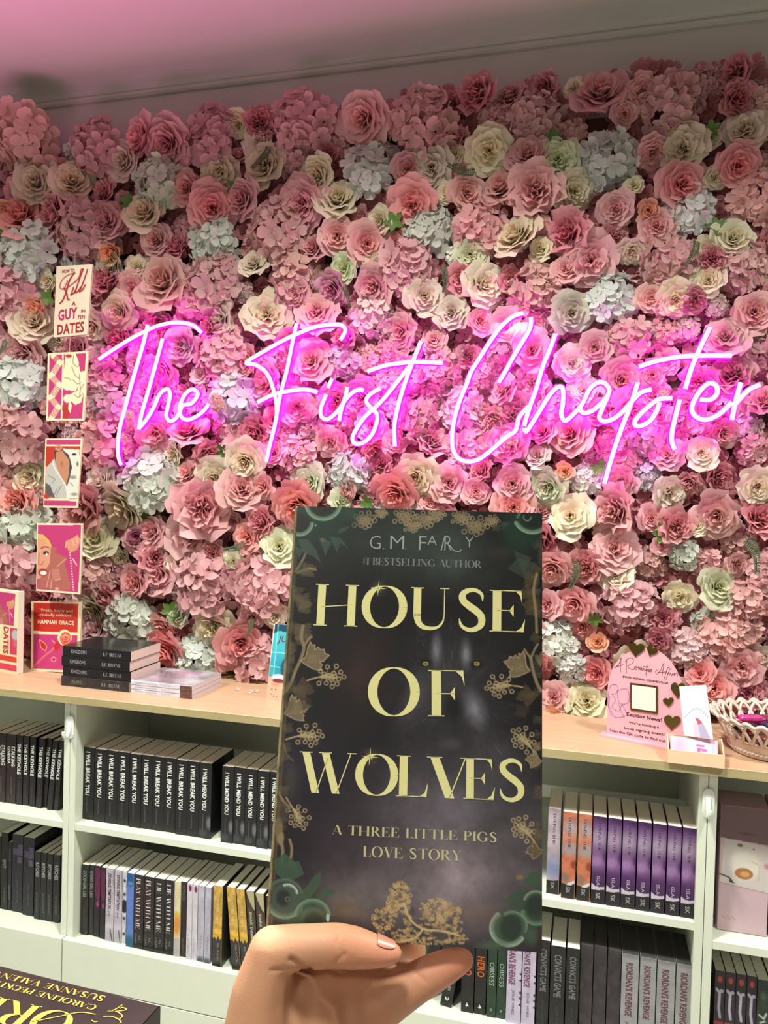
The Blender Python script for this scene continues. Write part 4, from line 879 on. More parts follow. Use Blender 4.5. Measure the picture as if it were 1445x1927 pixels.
kr, C3, kn = card('hanging_card', K3, art_shirt, 70, 130, print_mat('card_print', .5), w3=[1.960, 1.915, 1.915, 1.960], base=CREAM)
tag(kr, 'third hanging card, painted figure in an open white shirt', 'card', 'cards hanging in a column at the left')
K4 = [(70, 984.4), (155.6, 985), (150.3, 1118.5), (67.9, 1112)]
def art_face(a, f=lambda x, y: (x, y), s=1.0):
    SK, SH2 = (214, 148, 122), (168, 96, 86)
    Pm = lambda L: [f(*q) for q in L]
    a.poly(Pm([(71.5, 987.5), (153, 988), (147.5, 1115), (69.5, 1109)]), MAG)
    a.poly(Pm([(71, 1004), (82, 1006), (94, 1018), (100, 1034), (94, 1050), (71, 1060)]), (222, 170, 92)); a.poly(Pm([(71, 1012), (84, 1014), (94, 1028), (98, 1044), (94, 1062), (78, 1088), (70, 1090)]), SK)
    a.poly(Pm([(96, 1030), (108, 1030), (104, 1040), (128, 1050), (134, 1040), (122, 1060), (134, 1100), (132, 1112), (70, 1106), (76, 1088), (94, 1060)]), SH2)
    a.poly(Pm([(124, 1018), (136, 1014), (146, 1006), (152, 1016), (146, 1034), (134, 1040), (128, 1034)]), (206, 140, 114))
    a.stroke(Pm([(78, 1032), (84, 1029), (92, 1030)]), 1.8*s, (70, 36, 30), smooth=True); a.blob(*f(87, 1041), 7*s, 5*s, (50, 30, 30), 1, .5); a.blob(*f(87.5, 1043), 3.6*s, 3*s, (238, 232, 220), 1, .3); a.blob(*f(86, 1042), 1.6*s, 1.9*s, (40, 26, 26), 1, .3)
    a.stroke(Pm([(74, 1040), (73, 1060), (79, 1062), (83, 1056)]), 1.3*s, (150, 82, 66), smooth=True)
    a.blob(*f(81, 1077), 10*s, 8*s, (178, 42, 44), 1, .15); a.blob(*f(82, 1078), 7*s, 4.2*s, (244, 236, 224), 1, .15)
    for p in ([(108, 1066), (124, 1052)], [(95, 1075), (88, 1105)], [(110, 1072), (114, 1090), (104, 1092)], [(98, 1090), (96, 1108)]): a.stroke(Pm(p), 1.5*s, (222, 158, 142))
    a.poly(Pm([(98, 1072), (112, 1070), (114, 1090), (100, 1090)]), (190, 118, 108)); a.blob(*f(108, 1108), 5*s, 4*s, (216, 150, 138), 1, .4)
    for k in range(15):
        t = k/14; a.blob(*f(132+8*t*(1-.2*t), 1040+70*t), 1.5*s, 1.9*s, (238, 214, 208), 1, .4)
        if k < 7: a.blob(*f(138+9*t*1.6, 1052+26*t), 1.4*s, 1.6*s, (238, 214, 208), 1, .4)
    for p in ([(126, 1020), (124, 1030)], [(136, 1014), (140, 1026)], [(144, 1010), (146, 1022)]): a.stroke(Pm(p), 2.2*s, (228, 168, 142))
    return a
kr, C3, kn = card('hanging_card', K4, art_face, 88, 132, print_mat('card_print', .5), w3=[1.955, 1.925, 1.925, 1.955], base=CREAM)
tag(kr, 'lowest hanging card, painted blonde head with red lips and pearls', 'card', 'cards hanging in a column at the left')
# the thread the cards hang from, tied to the flower panel above and taped to the standing card
th = [at(140, 470, 2.05), at(139, 500, 1.941), at(129, 660, 1.940), at(122, 792, 1.940), at(119, 826, 1.940), at(112, 956, 1.940), at(112, 986, 1.942), at(106, 1116, 1.942), at(105, 1134, 1.99)]
o = MB().tube([tuple(p+np.array([0, .004, 0])) for p in th], .0006, 5).build('thread', M('clear_thread', (226, 206, 206), .3)); tag(o, 'thin pale thread the column of cards hangs from', 'thread')
K5 = [(58.8, 1131.6), (153, 1133), (149.5, 1267), (58, 1262)]
def art_hg(a):
    a.poly([(63, 1134.5), (148, 1136), (146, 1191), (63, 1187.5)], RED); a.poly([(63, 1193), (146, 1196), (145, 1262), (62.5, 1258)], (190, 56, 118))
    st = [(60, 1259), (72, 1246), (86, 1233), (98, 1224), (103, 1216)]; a.stroke(st, 2.4, CREAM, smooth=True); a.stroke(st, 1.3, (190, 40, 40), smooth=True)
    a.poly([(75, 1204), (84, 1210), (89, 1218), (85, 1225), (77, 1218)], (190, 40, 40)); a.stroke([(75, 1204), (84, 1210), (89, 1218), (85, 1225), (77, 1218), (75, 1204)], .9, CREAM)
    a.poly([(101, 1216), (112, 1202), (118, 1212), (110, 1222), (106, 1228)], (190, 40, 40)); a.blob(122, 1200, 13, 15, CREAM, 1, .05); a.blob(124, 1202, 10.5, 12, (196, 52, 40), 1, .05)
    for r_ in (3, 5.5, 8.5): a.ring(124, 1198+r_*.5, r_, 1.1, CREAM, .9)
    a.stroke([(98, 1205), (104, 1210)], 1.0, CREAM); a.ring(101.5, 1241, 4.4, 1.0, CREAM, .9); return a
kr, C3, kn = card('standing_card', K5, art_hg, 96, 134, print_mat('card_print', .5), w3=[2.005, 1.995, 1.983, 1.993], base=CREAM, thick=.004)
kp = Plane(C3[3], C3[2]-C3[3], C3[0]-C3[3])
mb = on_plane(kp, sans('"Fresh, funny and', .004), (75, 1152), (137, 1154), 7); on_plane(kp, sans('criminally addictive"', .004), (72, 1160.5), (137, 1162.5), 7, mb=mb); on_plane(kp, sans('HANNAH GRACE', .03), (71, 1173.5), (139, 1176.5), 8, mb=mb)
fix_parent(mb.build('lettering', ink((244, 226, 196))), kr)
tag(kr, 'red and pink card with a drawn rose, standing behind the black book stack', 'card')
# standing book at the left edge
A_ = at(38, 1114, 1.93); B_ = at(32.5, 1268, 1.93); wdir = np.array([-.129, .03, 0]); H_ = A_[2]-WT_T
br = empty('standing_book', (B_[0], 1.93, WT_T)); o0 = np.array(br.location)
c3 = [o0+wdir+[0, 0, H_], o0+[0, 0, H_], o0, o0+wdir]
XY = quad_grid([np.array(p) for p in ((0., 0.), (100., 0.), (100., 155.), (0., 155.))], 90, 130)
def art_dates(a):
    art_face(a, lambda x, y: ((x-70)*1.04+3, (y-986)*.60+3), .75)
    a.poly([(0, 66), (100, 66), (100, 69), (0, 69)], CREAM); a.poly([(4, 69), (97, 69), (97, 119), (4, 119)], (196, 52, 96)); a.poly([(4, 66), (73, 66), (73, 122), (4, 122)], CREAM)
    a.blob(90, 82, 14, 12, (170, 186, 186), 1, .3); a.blob(90, 98, 10, 10, (196, 110, 100), .9); a.poly([(4, 123), (97, 123), (97, 134), (4, 134)], (204, 60, 52)); a.poly([(4, 139), (97, 139), (97, 151), (4, 151)], (206, 58, 90))
    a.poly([(0, 0), (100, 0), (100, 3), (0, 3)], CREAM); a.poly([(97, 0), (100, 0), (100, 155), (97, 155)], CREAM); a.poly([(0, 151), (100, 151), (100, 155), (0, 155)], CREAM); return a
print_f = print_patch('printed_cover', quad_grid(c3, 90, 130), art_dates(Art(XY[..., 0], XY[..., 1], CREAM)), print_mat('card_print', .5)); fix_parent(print_f, br)
kp = Plane(c3[3], c3[2]-c3[3], c3[0]-c3[3])
L0 = np.linalg.norm(wdir)
tx = sans('DATES', .03); mb = lay(tx, lambda u, v: kp.P(L0*(.50+.19*v), H_*(.555-.33*u), .0005)); fix_parent(mb.build('lettering', ink((176, 40, 44))), br)
nb = -kp.n
def slab(z0, z1, a0, a1, d0, d1, nm, m):
    q = []
    for d in (d0, d1):
        for zz in (z0, z1):
            for u in (a0, a1): q.append(kp.P(u, zz, -d))
    return fix_parent(MB().add(q, [(0,1,3,2),(4,6,7,5),(0,4,5,1),(2,3,7,6),(0,2,6,4),(1,5,7,3)]).build(nm, m), br)
slab(.0006, H_-.0008, .002, L0-.0012, .0006, .0205, 'page_block', m_page); slab(0, H_, 0, L0, .0205, .0212, 'back_cover', M('red_cover', (170, 44, 48), .5)); slab(0, H_, -.0008, .0006, 0, .0212, 'spine', M('red_cover', (170, 44, 48), .5))
tag(br, 'cream and pink book standing upright at the left edge of the counter', 'book')
# teal book behind the held one
def art_teal(a):
    a.noise(60, .06, 4); a.poly([(0, 0), (100, 0), (100, 9), (80, 12), (60, 8), (35, 15), (12, 14), (0, 20)], (24, 66, 88)); a.blob(50, 90, 80, 50, (28, 128, 160), .8, .8)
    for q in ([(8, 0), (11, 112)], [(0, 58), (48, 57)], [(0, 86), (26, 87)]): a.stroke(q, 1.4, (150, 232, 232))
    a.blob(44, 86, 20, 24, (20, 84, 108), 1, .1); a.blob(42, 64, 9, 9, (52, 40, 44), 1, .1)
    a.poly([(0, 108), (100, 108), (100, 155), (0, 155)], (240, 172, 148)); a.blob(24, 108, 18, 8, (238, 232, 228), 1, .2); a.blob(24, 114, 16, 5, (120, 50, 70), 1, .2); a.blob(18, 122, 12, 6, (222, 140, 100), .8)
    for x, y in ((11, 132), (20, 132), (10, 142), (17, 145), (24, 146)): a.blob(x, y, 2.2, 1.2, (60, 40, 40), 1, .3)
    return a
tr_ = empty('standing_book', tuple(atz(500, 1317, WT_T))); o0 = np.array(tr_.location)
TLp = at(517.6, 1173.7, o0[1]+.03); e1 = np.array([.130, -.012, -.001]); c3 = [TLp, TLp+e1, o0+e1, o0]
XY = quad_grid([np.array(p) for p in ((0., 0.), (100., 0.), (100., 155.), (0., 155.))], 80, 120)
fix_parent(print_patch('printed_cover', quad_grid(c3, 80, 120), art_teal(Art(XY[..., 0], XY[..., 1], (64, 176, 192))), print_mat('card_print', .5)), tr_)
kp = Plane(c3[3], c3[2]-c3[3], c3[0]-c3[3]); H_ = np.linalg.norm(TLp-o0)
mb = on_plane(kp, sans('JUST', .0, .3), (521, 1212), (560, 1214), 17, w=.0006); fix_parent(mb.build('lettering', ink((120, 40, 50))), tr_)
def slab2(root, kp, z0, z1, a0, a1, d0, d1, nm, m):
    q = [kp.P(u, zz, -d) for d in (d0, d1) for zz in (z0, z1) for u in (a0, a1)]
    return fix_parent(MB().add(q, [(0,1,3,2),(4,6,7,5),(0,4,5,1),(2,3,7,6),(0,2,6,4),(1,5,7,3)]).build(nm, m), root)
slab2(tr_, kp, .0006, H_-.0008, .001, .1285, .0006, .022, 'page_block', m_page); slab2(tr_, kp, 0, H_, 0, .130, .022, .0226, 'back_cover', M('teal_cover', (60, 160, 178), .4))
tag(tr_, 'teal book with a peach foot leaning on the flowers, half hidden by the held book', 'book')

# stacks of books lying flat
def flat_book(X, Y, Z, L, D, T, cover, spinef, label, group, texts=(), band=None):
    e = empty('stacked_book', (X, Y, Z)); mb = MB(); c = .0007
    mb.box(0, 0, 0, L, D, c); mb.box(0, 0, T-c, L, D, T); mb.bbox(0, -.001, 0, L, .0004, T, .0007)
    mb.build('cover', cover, e); MB().box(.0015, .0006, c, L-.0006, D-.001, T-c).build('page_block', spinef, e)
    for (b, f, x0, x1, h, cz, col) in texts:
        tx = serif(b) if f == 's' else sans(b, .01)
        lay(tx, lambda u, v: (L*(x0+(x1-x0)*u), -.0014, T*(cz-h/2+h*v))).build('lettering', ink(col), e)
    if band: MB().box(L*band[0], -.0013, .0006, L*band[1], -.0009, T-.0006).build('spine_band', M('tartan_brown', (98, 66, 60), .5, noise=.35, scale=220), e)
    return tag(e, label, 'book', group)
BX = at(117, 1289, 1.872)[0]; BR_ = at(243, 1304, 1.865)[0]
Tb = (at(117, 1214, 1.872)[2]-WT_T)/4
m_bk2 = M('gloss_black_cover', (30, 29, 33), .18, noise=.25, scale=25); m_pk = M('pinkish_pages', (226, 204, 192), .85, noise=.05, scale=500)
for k in range(4):
    jx = (0, .002, -.001, .0015)[k]
    flat_book(BX+jx, 1.868+(0, .003, .001, .002)[k], WT_T+k*Tb, BR_-BX-.001, .152, Tb-.0004, M('marbled_black_cover', (44, 42, 46), .3, noise=.5, scale=45) if k == 0 else m_bk2, m_pk,
              ['lowest glossy black book of the stack, marbled spine', 'second black book up in the counter stack', 'third black book up in the counter stack', 'topmost black book of the counter stack'][k], 'black books stacked flat on the counter',
              [('K.F. BREENE', 's', .60, .87, .34, .5, (150, 150, 152)), ('KINGDOMS' if k else 'RUIN', 'b', .13 if k else .16, .36 if k else .30, .36, .5, (146, 146, 150) if k else (112, 122, 84))])
WX1 = at(362, 1316, 1.867)[0]; Tw = (at(362, 1291, 1.867)[2]-WT_T)/3
m_lil = M('lilac_white_cover', (206, 206, 222), .25, noise=.08, scale=40)
for k in range(3):
    e = flat_book(BR_+.004, 1.868-.001*k, WT_T+k*Tw, WX1-BR_-.004, .168, Tw-.0003, m_lil, M('pale_pages', (214, 204, 208), .85, noise=.05, scale=500),
              ['bottom', 'middle', 'top'][k]+' lilac-white book of the low stack beside the black books', 'pale books stacked flat on the counter', [('DEEPER THAN THE', 'b', .08, .42, .34, .5, (164, 166, 190)), ('LILY', 'b', .50, .66, .34, .5, (170, 170, 192))], band=(.80, .995))
    if k == 2:
        U, V = grid(80, 60); a = Art(U*100, V*80, (150, 140, 150)); a.noise(18, .35, 21); a.blob(55, 20, 40, 16, (206, 150, 186), .8); a.blob(20, 10, 25, 12, (204, 208, 222), .8); a.blob(75, 60, 30, 25, (196, 196, 206), .7)
        L = WX1-BR_-.004; print_patch('printed_cover', np.stack([.002+U*(L-.004), .166-V*.164, np.full(U.shape, Tw-.0001)], -1), a, print_mat('gloss_print', .15, coat=.4), e)
    if k == 2: pass

# pink arched sign
m_pinka = M('pink_acrylic', (240, 172, 186), .25); m_gold = M('mirror_gold', (150, 128, 70), .16, 1.0)
s0 = atz(1142, 1384, WT_T); s1 = atz(1260, 1408, WT_T); sg = Plane(s0+np.array([0, 0, .0045]), s1-s0, (0, 0, 1))
ss = empty('arched_sign', tuple(s0)); tag(ss, 'small pink arched acrylic sign about a book signing, with gold hearts', 'sign')
out = crom([(1142, 1386), (1142.5, 1340), (1143, 1300)], 2)+crom([(1143, 1296), (1149, 1266), (1165, 1240), (1188, 1225), (1210, 1219), (1238, 1225), (1264, 1248), (1282, 1282), (1289, 1312)], 4)[1:]+[(1291, 1360), (1293, 1416)]
uvs = [sg.uv(*p) for p in out]; uvs[0] = (0, 0); uvs[-1] = (uvs[-1][0], 0)
fix_parent(MB().prism(uvs, lambda x, y, d: sg.P(x, y, -d), .003).build('panel', m_pinka), ss)
W_ = uvs[-1][0]
q = [sg.P(u, 0, w) for u, w in ((-.014, .018), (W_+.010, .018), (W_+.010, -.022), (-.014, -.022))]
fix_parent(MB().add([tuple(p) for p in q]+[tuple(p-np.array([0, 0, .0042])) for p in q], [(0,1,2,3),(7,6,5,4),(0,4,5,1),(1,5,6,2),(2,6,7,3),(3,7,4,0)]).build('base', m_pinka), ss)
mb = MB(); scr = lambda L: [(1120+x/4.446, 1200+y/4.446) for x, y in L]
for L in ([(158, 242), (170, 252), (200, 215), (217, 168), (213, 230), (212, 290)], [(172, 232), (195, 238), (235, 222)], [(262, 180), (262, 240), (260, 298)], [(250, 205), (280, 172), (318, 180), (312, 212), (272, 238), (296, 262), (322, 266)],
          [(322, 266), (332, 244), (346, 242), (346, 266), (332, 264), (340, 248), (356, 250), (362, 240), (364, 270), (374, 248), (378, 272), (388, 250), (392, 274), (404, 252), (396, 274), (412, 258), (414, 280), (428, 262)],
          [(436, 222), (430, 262), (424, 320)], [(398, 240), (458, 246)], [(428, 280), (440, 262), (440, 284), (452, 264), (448, 286), (462, 280), (474, 262), (458, 272), (462, 288), (480, 282)],
          [(520, 268), (503, 286), (520, 304), (548, 268), (574, 212), (566, 270), (558, 322)], [(520, 288), (560, 290), (602, 284)], [(622, 256), (606, 252), (592, 292), (576, 348)], [(642, 264), (624, 262), (608, 306), (592, 354)],
          [(600, 302), (620, 292), (628, 300), (620, 316), (632, 300), (638, 318), (650, 296), (650, 320), (664, 296), (664, 318), (678, 296), (690, 300), (684, 326)]):
    px_ribbon(sg, scr(L), .8, mb=mb)
fix_parent(mb.build('script_lettering', ink((52, 34, 50))), ss)
for w_, bo, p0, p1, hh in (('BOOK SIGNING CONVENTION', .03, (1172, 1275), (1257, 1288), 4.0), ('Exciting News!', .03, (1179, 1349), (1245, 1361), 9.5), ("We're hosting a", .02, (1183, 1363), (1240, 1372), 6), ('book signing event!', .02, (1174, 1373.5), (1250, 1386.5), 7), ('Scan the QR code to find out more', .02, (1147, 1377), (1275, 1403), 6.5)):
    fix_parent(on_plane(sg, sans(w_, bo), p0, p1, hh).build('lettering', ink((52, 34, 50))), ss)
mb = MB()
for L in ([(1146, 1296), (1152, 1289), (1160, 1289), (1163, 1297), (1158, 1305), (1150, 1306)], [(1161, 1300), (1180, 1297), (1183, 1321), (1166, 1323), (1161, 1300)], [(1146, 1296), (1144, 1320), (1148, 1340), (1160, 1350), (1176, 1348)], [(1152, 1306), (1158, 1318), (1152, 1330), (1164, 1338), (1170, 1326)], [(1163, 1322), (1168, 1336), (1174, 1350)], [(1148, 1310), (1146, 1328), (1154, 1344)], [(1170, 1324), (1176, 1336), (1181, 1346)]): px_ribbon(sg, L, .9, mb=mb)
fix_parent(mb.build('line_drawing', ink((136, 96, 176))), ss)
def heart(cx, cy, s, rot, sx=1.0):
    L = []
    for k in range(28):
        t = 2*math.pi*k/28; x = 16*math.sin(t)**3*sx; y = -(13*math.cos(t)-5*math.cos(2*t)-2*math.cos(3*t)-math.cos(4*t))
        L.append((cx+s*(x*math.cos(rot)-y*math.sin(rot))/16, cy+s*(x*math.sin(rot)+y*math.cos(rot))/16))
    return L
for cx, cy, s, rot, sx in ((1198, 1221, 15, .15, 1), (1227, 1224, 11, .45, 1), (1276, 1297, 17, .05, .8), (1258, 1320, 10, -.1, 1), (1265, 1358, 16, .1, 1)):
    L = [sg.uv(*p) for p in heart(cx, cy, s, rot, sx)]
    fix_parent(MB().prism(L, lambda x, y, d: sg.P(x, y, .0032-d), .0030).build('gold_heart', m_gold), ss)
fr = [sg.uv(*p) for p in ((1186, 1284.5), (1238, 1291), (1238, 1343), (1186.5, 1335.5))]
fix_parent(MB().prism(fr, lambda x, y, d: sg.P(x, y, .0030-d), .0028).build('gold_frame', m_gold), ss)
fr = [sg.uv(*p) for p in ((1189.5, 1288.5), (1234.5, 1294), (1234.5, 1338.5), (1189.5, 1332))]
fix_parent(MB().prism(fr, lambda x, y, d: sg.P(x, y, .0036-d), .0006).build('blank_label', ink((232, 228, 220))), ss)

# peach card holder, its cards and the tall bookmark
m_pch = M('peach_acrylic', (244, 206, 172), .3)
h0 = atz(1256, 1435, WT_T); h1 = atz(1363, 1447, WT_T); hp = Plane(h0, h1-h0, (0, 0, 1)); Wh = np.linalg.norm(h1-h0); t = .0025
hr = empty('card_holder', tuple(h0)); tag(hr, 'small peach acrylic card holder on the counter edge', 'card holder')
def hb(u0, v0, d0, u1, v1, d1, nm, m=m_pch, root=None):
    q = [hp.P(u, v, -d) for d in (d0, d1) for v in (v0, v1) for u in (u0, u1)]
    return fix_parent(MB().add(q, [(0,1,3,2),(4,6,7,5),(0,4,5,1),(2,3,7,6),(0,2,6,4),(1,5,7,3)]).build(nm, m), root or hr)
hb(0, 0, 0, Wh, .029, t, 'front_lip'); hb(0, 0, t, Wh, t, .046, 'floor_plate'); hb(0, t, .046, Wh, .050, .046+t, 'back_plate')
for u in (0, Wh-t):
    q = [hp.P(uu, v, -d) for uu in (u, u+t) for v, d in ((t, t), (.029, t), (.049, .040), (.050, .046), (t, .046))]
    fix_parent(MB().add(q, [tuple(range(5)), tuple(range(5, 10))[::-1]]+[(i, (i+1) % 5, 5+(i+1) % 5, 5+i) for i in range(5)]).build('side_plate', m_pch), hr)
for k in range(4):
    cr = empty('business_card', tuple(hp.P(.006, t, -.006-.004*k))); d0 = .006+.004*k; top = .052-.0015*k
    q = [hp.P(u, v, -d) for (v, d) in ((t+.0005, d0), (top, d0+.020)) for u in (.007, Wh-.012)]; n = np.cross(q[1]-q[0], q[2]-q[0]); n /= np.linalg.norm(n); n = n if n@(CAM-q[0]) > 0 else -n
    fix_parent(MB().add(q+[p-n*.0005 for p in q], [(0,1,3,2),(4,6,7,5),(0,4,5,1),(2,3,7,6),(0,2,6,4),(1,5,7,3)]).build('card_stock', M('pale_pink_card', (232, 196, 218), .5)), cr)
    if k == 0:
        U, V = grid(60, 40); a = Art(U*92, V*50, (236, 200, 222)); a.blob(18, 20, 22, 30, (214, 178, 216), .8)
        for x, y, w_, h_ in ((50, 12, 18, 4), (52, 18, 8, 10), (60, 20, 12, 5), (56, 27, 10, 8), (48, 33, 16, 5), (64, 34, 7, 9), (54, 42, 14, 5)): a.poly([(x, y), (x+w_, y), (x+w_-2, y+h_), (x, y+h_)], (222, 96, 168))
        for x in (14, 17, 20, 82, 84): a.stroke([(x, 10), (x, 42)], .7, (190, 160, 196))
        P = q[2]*(1-U[..., None])*(1-V[..., None])+q[3]*U[..., None]*(1-V[..., None])+q[0]*(1-U[..., None])*V[..., None]+q[1]*U[..., None]*V[..., None]
        fix_parent(print_patch('printed_face', P+n*.0003, a, print_mat('card_print', .5)), cr)
    tag(cr, ['front business card, pink lettering, in the peach holder', 'second business card in the peach holder', 'third business card in the peach holder', 'rearmost business card in the peach holder'][k], 'card', 'business cards in the holder')
KB = [(1278, 1292), (1328.7, 1289), (1342, 1392), (1287, 1384)]
def art_bm(a):
    for i in range(13):
        t = i/12; x = 1289+t*42; y = 1352-16*math.sin(t*math.pi)-1; a.stroke([(x, y), (x+1.2, y-2.6)], 1.0, (120, 120, 134))
    a.poly([(1308, 1350), (1317, 1354), (1322, 1362), (1314, 1366)], (206, 88, 112)); a.poly([(1314, 1364), (1323, 1361), (1338, 1392), (1318, 1392)], (190, 176, 214)); a.poly([(1305, 1357), (1314, 1366), (1318, 1392), (1304, 1392)], (226, 206, 222)); return a
yb = hp.P(.03, 0, -.024)[1]
bm_, C3, n = card('bookmark', KB, art_bm, 52, 96, print_mat('card_print', .5), w3=[yb+.012, yb+.004, yb-.008, yb], base=(224, 234, 238), thick=.0008)
tag(bm_, 'tall pale bookmark with a lipstick print standing in the peach holder', 'bookmark')

# white openwork ceramic basket with trinkets
m_cer = M('glazed_ceramic', (222, 206, 192), .15)
bc = (.418, 1.935, WT_T); bk = empty('ceramic_basket', bc); tag(bk, 'white woven openwork ceramic basket cut off by the right edge', 'basket')
MB().lathe([(.0, .004), (.080, .004), (.084, 0), (.088, .003), (.090, .010), (.094, .026), (.099, .034), (.096, .036), (.090, .028), (.084, .012), (.0, .010)], n=56).build('bowl', m_cer, bk, smooth=True)
mb = MB(); NS_ = 26
for k in range(NS_):
    for sg_ in (-1, 1):
        pts = []
        for j in range(9):
            v = j/8; r_ = .096+.034*v**.8; an = 2*math.pi*(k+sg_*v*1.15)/NS_; pts.append((r_*math.cos(an), r_*math.sin(an), .032+.050*math.sin(v*math.pi/2)+(.0012*sg_)))
        mb.tube(pts, .0036, 6)
mb.build('lattice', m_cer, bk, smooth=True)
mb = MB(); pts = []
for j in range(NS_*8+1):
    an = 2*math.pi*j/(NS_*8); w_ = math.cos(an*NS_); pts.append(((.131+.003*w_)*math.cos(an), (.131+.003*w_)*math.sin(an), .083+.004*w_))
mb.tube(pts, .0042, 6).build('rim', m_cer, bk, smooth=True)
pts = [((.0905+.0015*math.cos(an*60))*math.cos(an), (.0905+.0015*math.cos(an*60))*math.sin(an), .012+.002*math.sin(an*60)) for an in np.linspace(0, 2*math.pi, 361)]
MB().tube(pts, .0032, 6).build('rope_band', m_cer, bk, smooth=True)
tr = [('nail_file_pack', 'magenta and silver foil packet lying highest at the left of the basket', (-.050, -.012, .076), (.052, .022, .012), (196, 66, 140), .35), ('lip_balm', 'dark lip balm tube in the basket', (-.066, -.060, .066), (.050, .016, .016), (58, 36, 44), .5), ('sweet', 'orange wrapped sweet in the basket', (.008, -.020, .078), (.030, .016, .012), (226, 150, 50), .1),
      ('white_packet', 'small white packet at the right of the basket', (.018, -.062, .074), (.050, .024, .010), (226, 214, 210), -.1), ('navy_tin', 'small navy tin in the middle of the basket', (-.022, -.052, .070), (.022, .022, .020), (54, 48, 84), .7), ('red_sweet', 'red wrapped sweet near the basket rim', (.034, -.008, .078), (.022, .014, .012), (206, 60, 56), .9),
      ('plum_box', 'plum coloured little box sunk in the basket', (-.020, .030, .062), (.050, .030, .022), (120, 40, 70), .2), ('red_box', 'red little box seen through the lattice', (-.060, -.005, .052), (.040, .050, .020), (176, 56, 60), .6), ('brown_sweet', 'brown sweet seen through the lattice', (-.02, -.075, .046), (.040, .024, .018), (120, 66, 54), .3), ('pink_sweet', 'pink sweet low in the basket', (.030, -.06, .045), (.036, .026, .02), (214, 90, 130), -.4)]
for nm, lb, (x, y, z), (a, b, c), col, rz in tr:
    e = empty(nm, (bc[0]+x, bc[1]+y, bc[2]+z-c/2), rz); MB().bbox(-a/2, -b/2, 0, a/2, b/2, c, .003).build('wrapper', M(nm, col, .25, noise=.3, scale=120), e)
    for sgn in (-1, 1): MB().add([(sgn*a/2, -b*.3, c*.3), (sgn*a/2, b*.3, c*.3), (sgn*(a/2+.007), b*.45, c*.45), (sgn*(a/2+.007), -b*.45, c*.45), (sgn*(a/2+.002), 0, c*.8)], [(0,1,2,3), (0,3,4), (1,2,4)]).build('end_fold', MATS[nm], e)
    tag(e, lb, nm.split('_')[-1], 'trinkets in the basket')
fill = MB().lathe([(0, .012), (.078, .014), (.088, .030), (.080, .044), (.0, .046)], (0, 0, 0), 24).build('lining', M('dark_red_tissue', (92, 34, 40), .8, noise=.4, scale=90), bk)

# gift box with a coffee cup picture, far right shelf
U, V = grid(110, 190)
gl0 = at(1348, 1775, 1.86); gx1 = at(1442, 1790, 1.86)
Wg = gx1[0]-gl0[0]; zg = SH_T-.034; Hg = .285
a = Art(1348+U*94, 1468+V*305, (196, 168, 178)); a.noise(60, .10, 31); a.poly([(1340, 1460), (1450, 1460), (1450, 1552), (1340, 1546)], (116, 90, 96)); a.blob(1398, 1530, 22, 5, (92, 66, 72), .8)
a.poly([(1356, 1548), (1444, 1556), (1444, 1668), (1350, 1658)], (206, 198, 196)); a.blob(1396, 1608, 36, 42, (222, 216, 208), 1, .3); a.blob(1395, 1628, 19, 15, (168, 112, 66), 1, .15); a.blob(1397, 1629, 12, 9, (208, 160, 108), 1, .4); a.stroke([(1412, 1598), (1424, 1606), (1422, 1640)], 3, (196, 176, 140), .6, True)
a.stroke([(1348, 1636), (1366, 1642), (1374, 1652)], 3.4, (66, 64, 60), 1, True); a.poly([(1366, 1646), (1379, 1654), (1369, 1655)], (66, 64, 60)); a.blob(1386, 1560, 6, 5, (128, 108, 74), 1, .2); a.blob(1439, 1603, 9, 10, (190, 120, 140), .8); a.blob(1412, 1566, 3, 3, (180, 90, 96), 1)
a.stroke([(1350, 1657), (1444, 1668)], 1.2, (150, 120, 128)); a.poly([(1352, 1662), (1441, 1672), (1439, 1768), (1352, 1756)], (206, 178, 190), .6)
for x in (1356, 1366, 1376): a.stroke([(x, 1738), (x+6, 1743)], 3, (168, 140, 152), .6)
gb = empty('gift_box', (gl0[0]+Wg/2, 1.862, zg)); MB().bbox(-Wg/2, 0, 0, Wg/2, .10, Hg, .002).build('carton', M('mauve_card', (176, 148, 158), .5), gb)
print_patch('printed_face', np.stack([(U-.5)*Wg*.985, np.full(U.shape, -.0006), Hg*(.995-.99*V)], -1), a, print_mat('card_print', .5), gb); tag(gb, 'mauve gift box printed with a coffee cup on the far right shelf', 'box')
gb2 = empty('gift_box', (gl0[0]+Wg*1.5+.006, 1.866, zg)); MB().bbox(-Wg/2, 0, 0, Wg/2, .10, Hg, .002).build('carton', MATS['mauve_card'], gb2); MB().box(-Wg/2+.004, -.001, .004, Wg/2-.004, 0, Hg-.004).build('printed_face', M('pink_card', (214, 178, 192), .5, noise=.1, scale=20), gb2)
tag(gb2, 'plain pink gift box cut by the right edge of the picture', 'box')
# foil ends and thin plastic film under the blossoms at the counter
for x, y in ((445, 1297), (468, 1303), (480, 1300)):
    p = atz(x, y, WT_T+.004); e = MB()
    for k in range(7):
        an = k*.9; e.tube([(0, 0, 0), (.012*math.cos(an), .012*math.sin(an), .004+.002*(k % 3))], .0006, 4)
    o = e.build('clear_tie', M('clear_tie', (226, 190, 196), .2)); o.location = tuple(p-np.array([0, 0, .003])); tag(o, {445: 'leftmost', 468: 'middle', 480: 'rightmost'}[x]+' wispy plastic tie fallen beneath the roses on the counter', 'plastic tie', 'clear ties below the flowers')

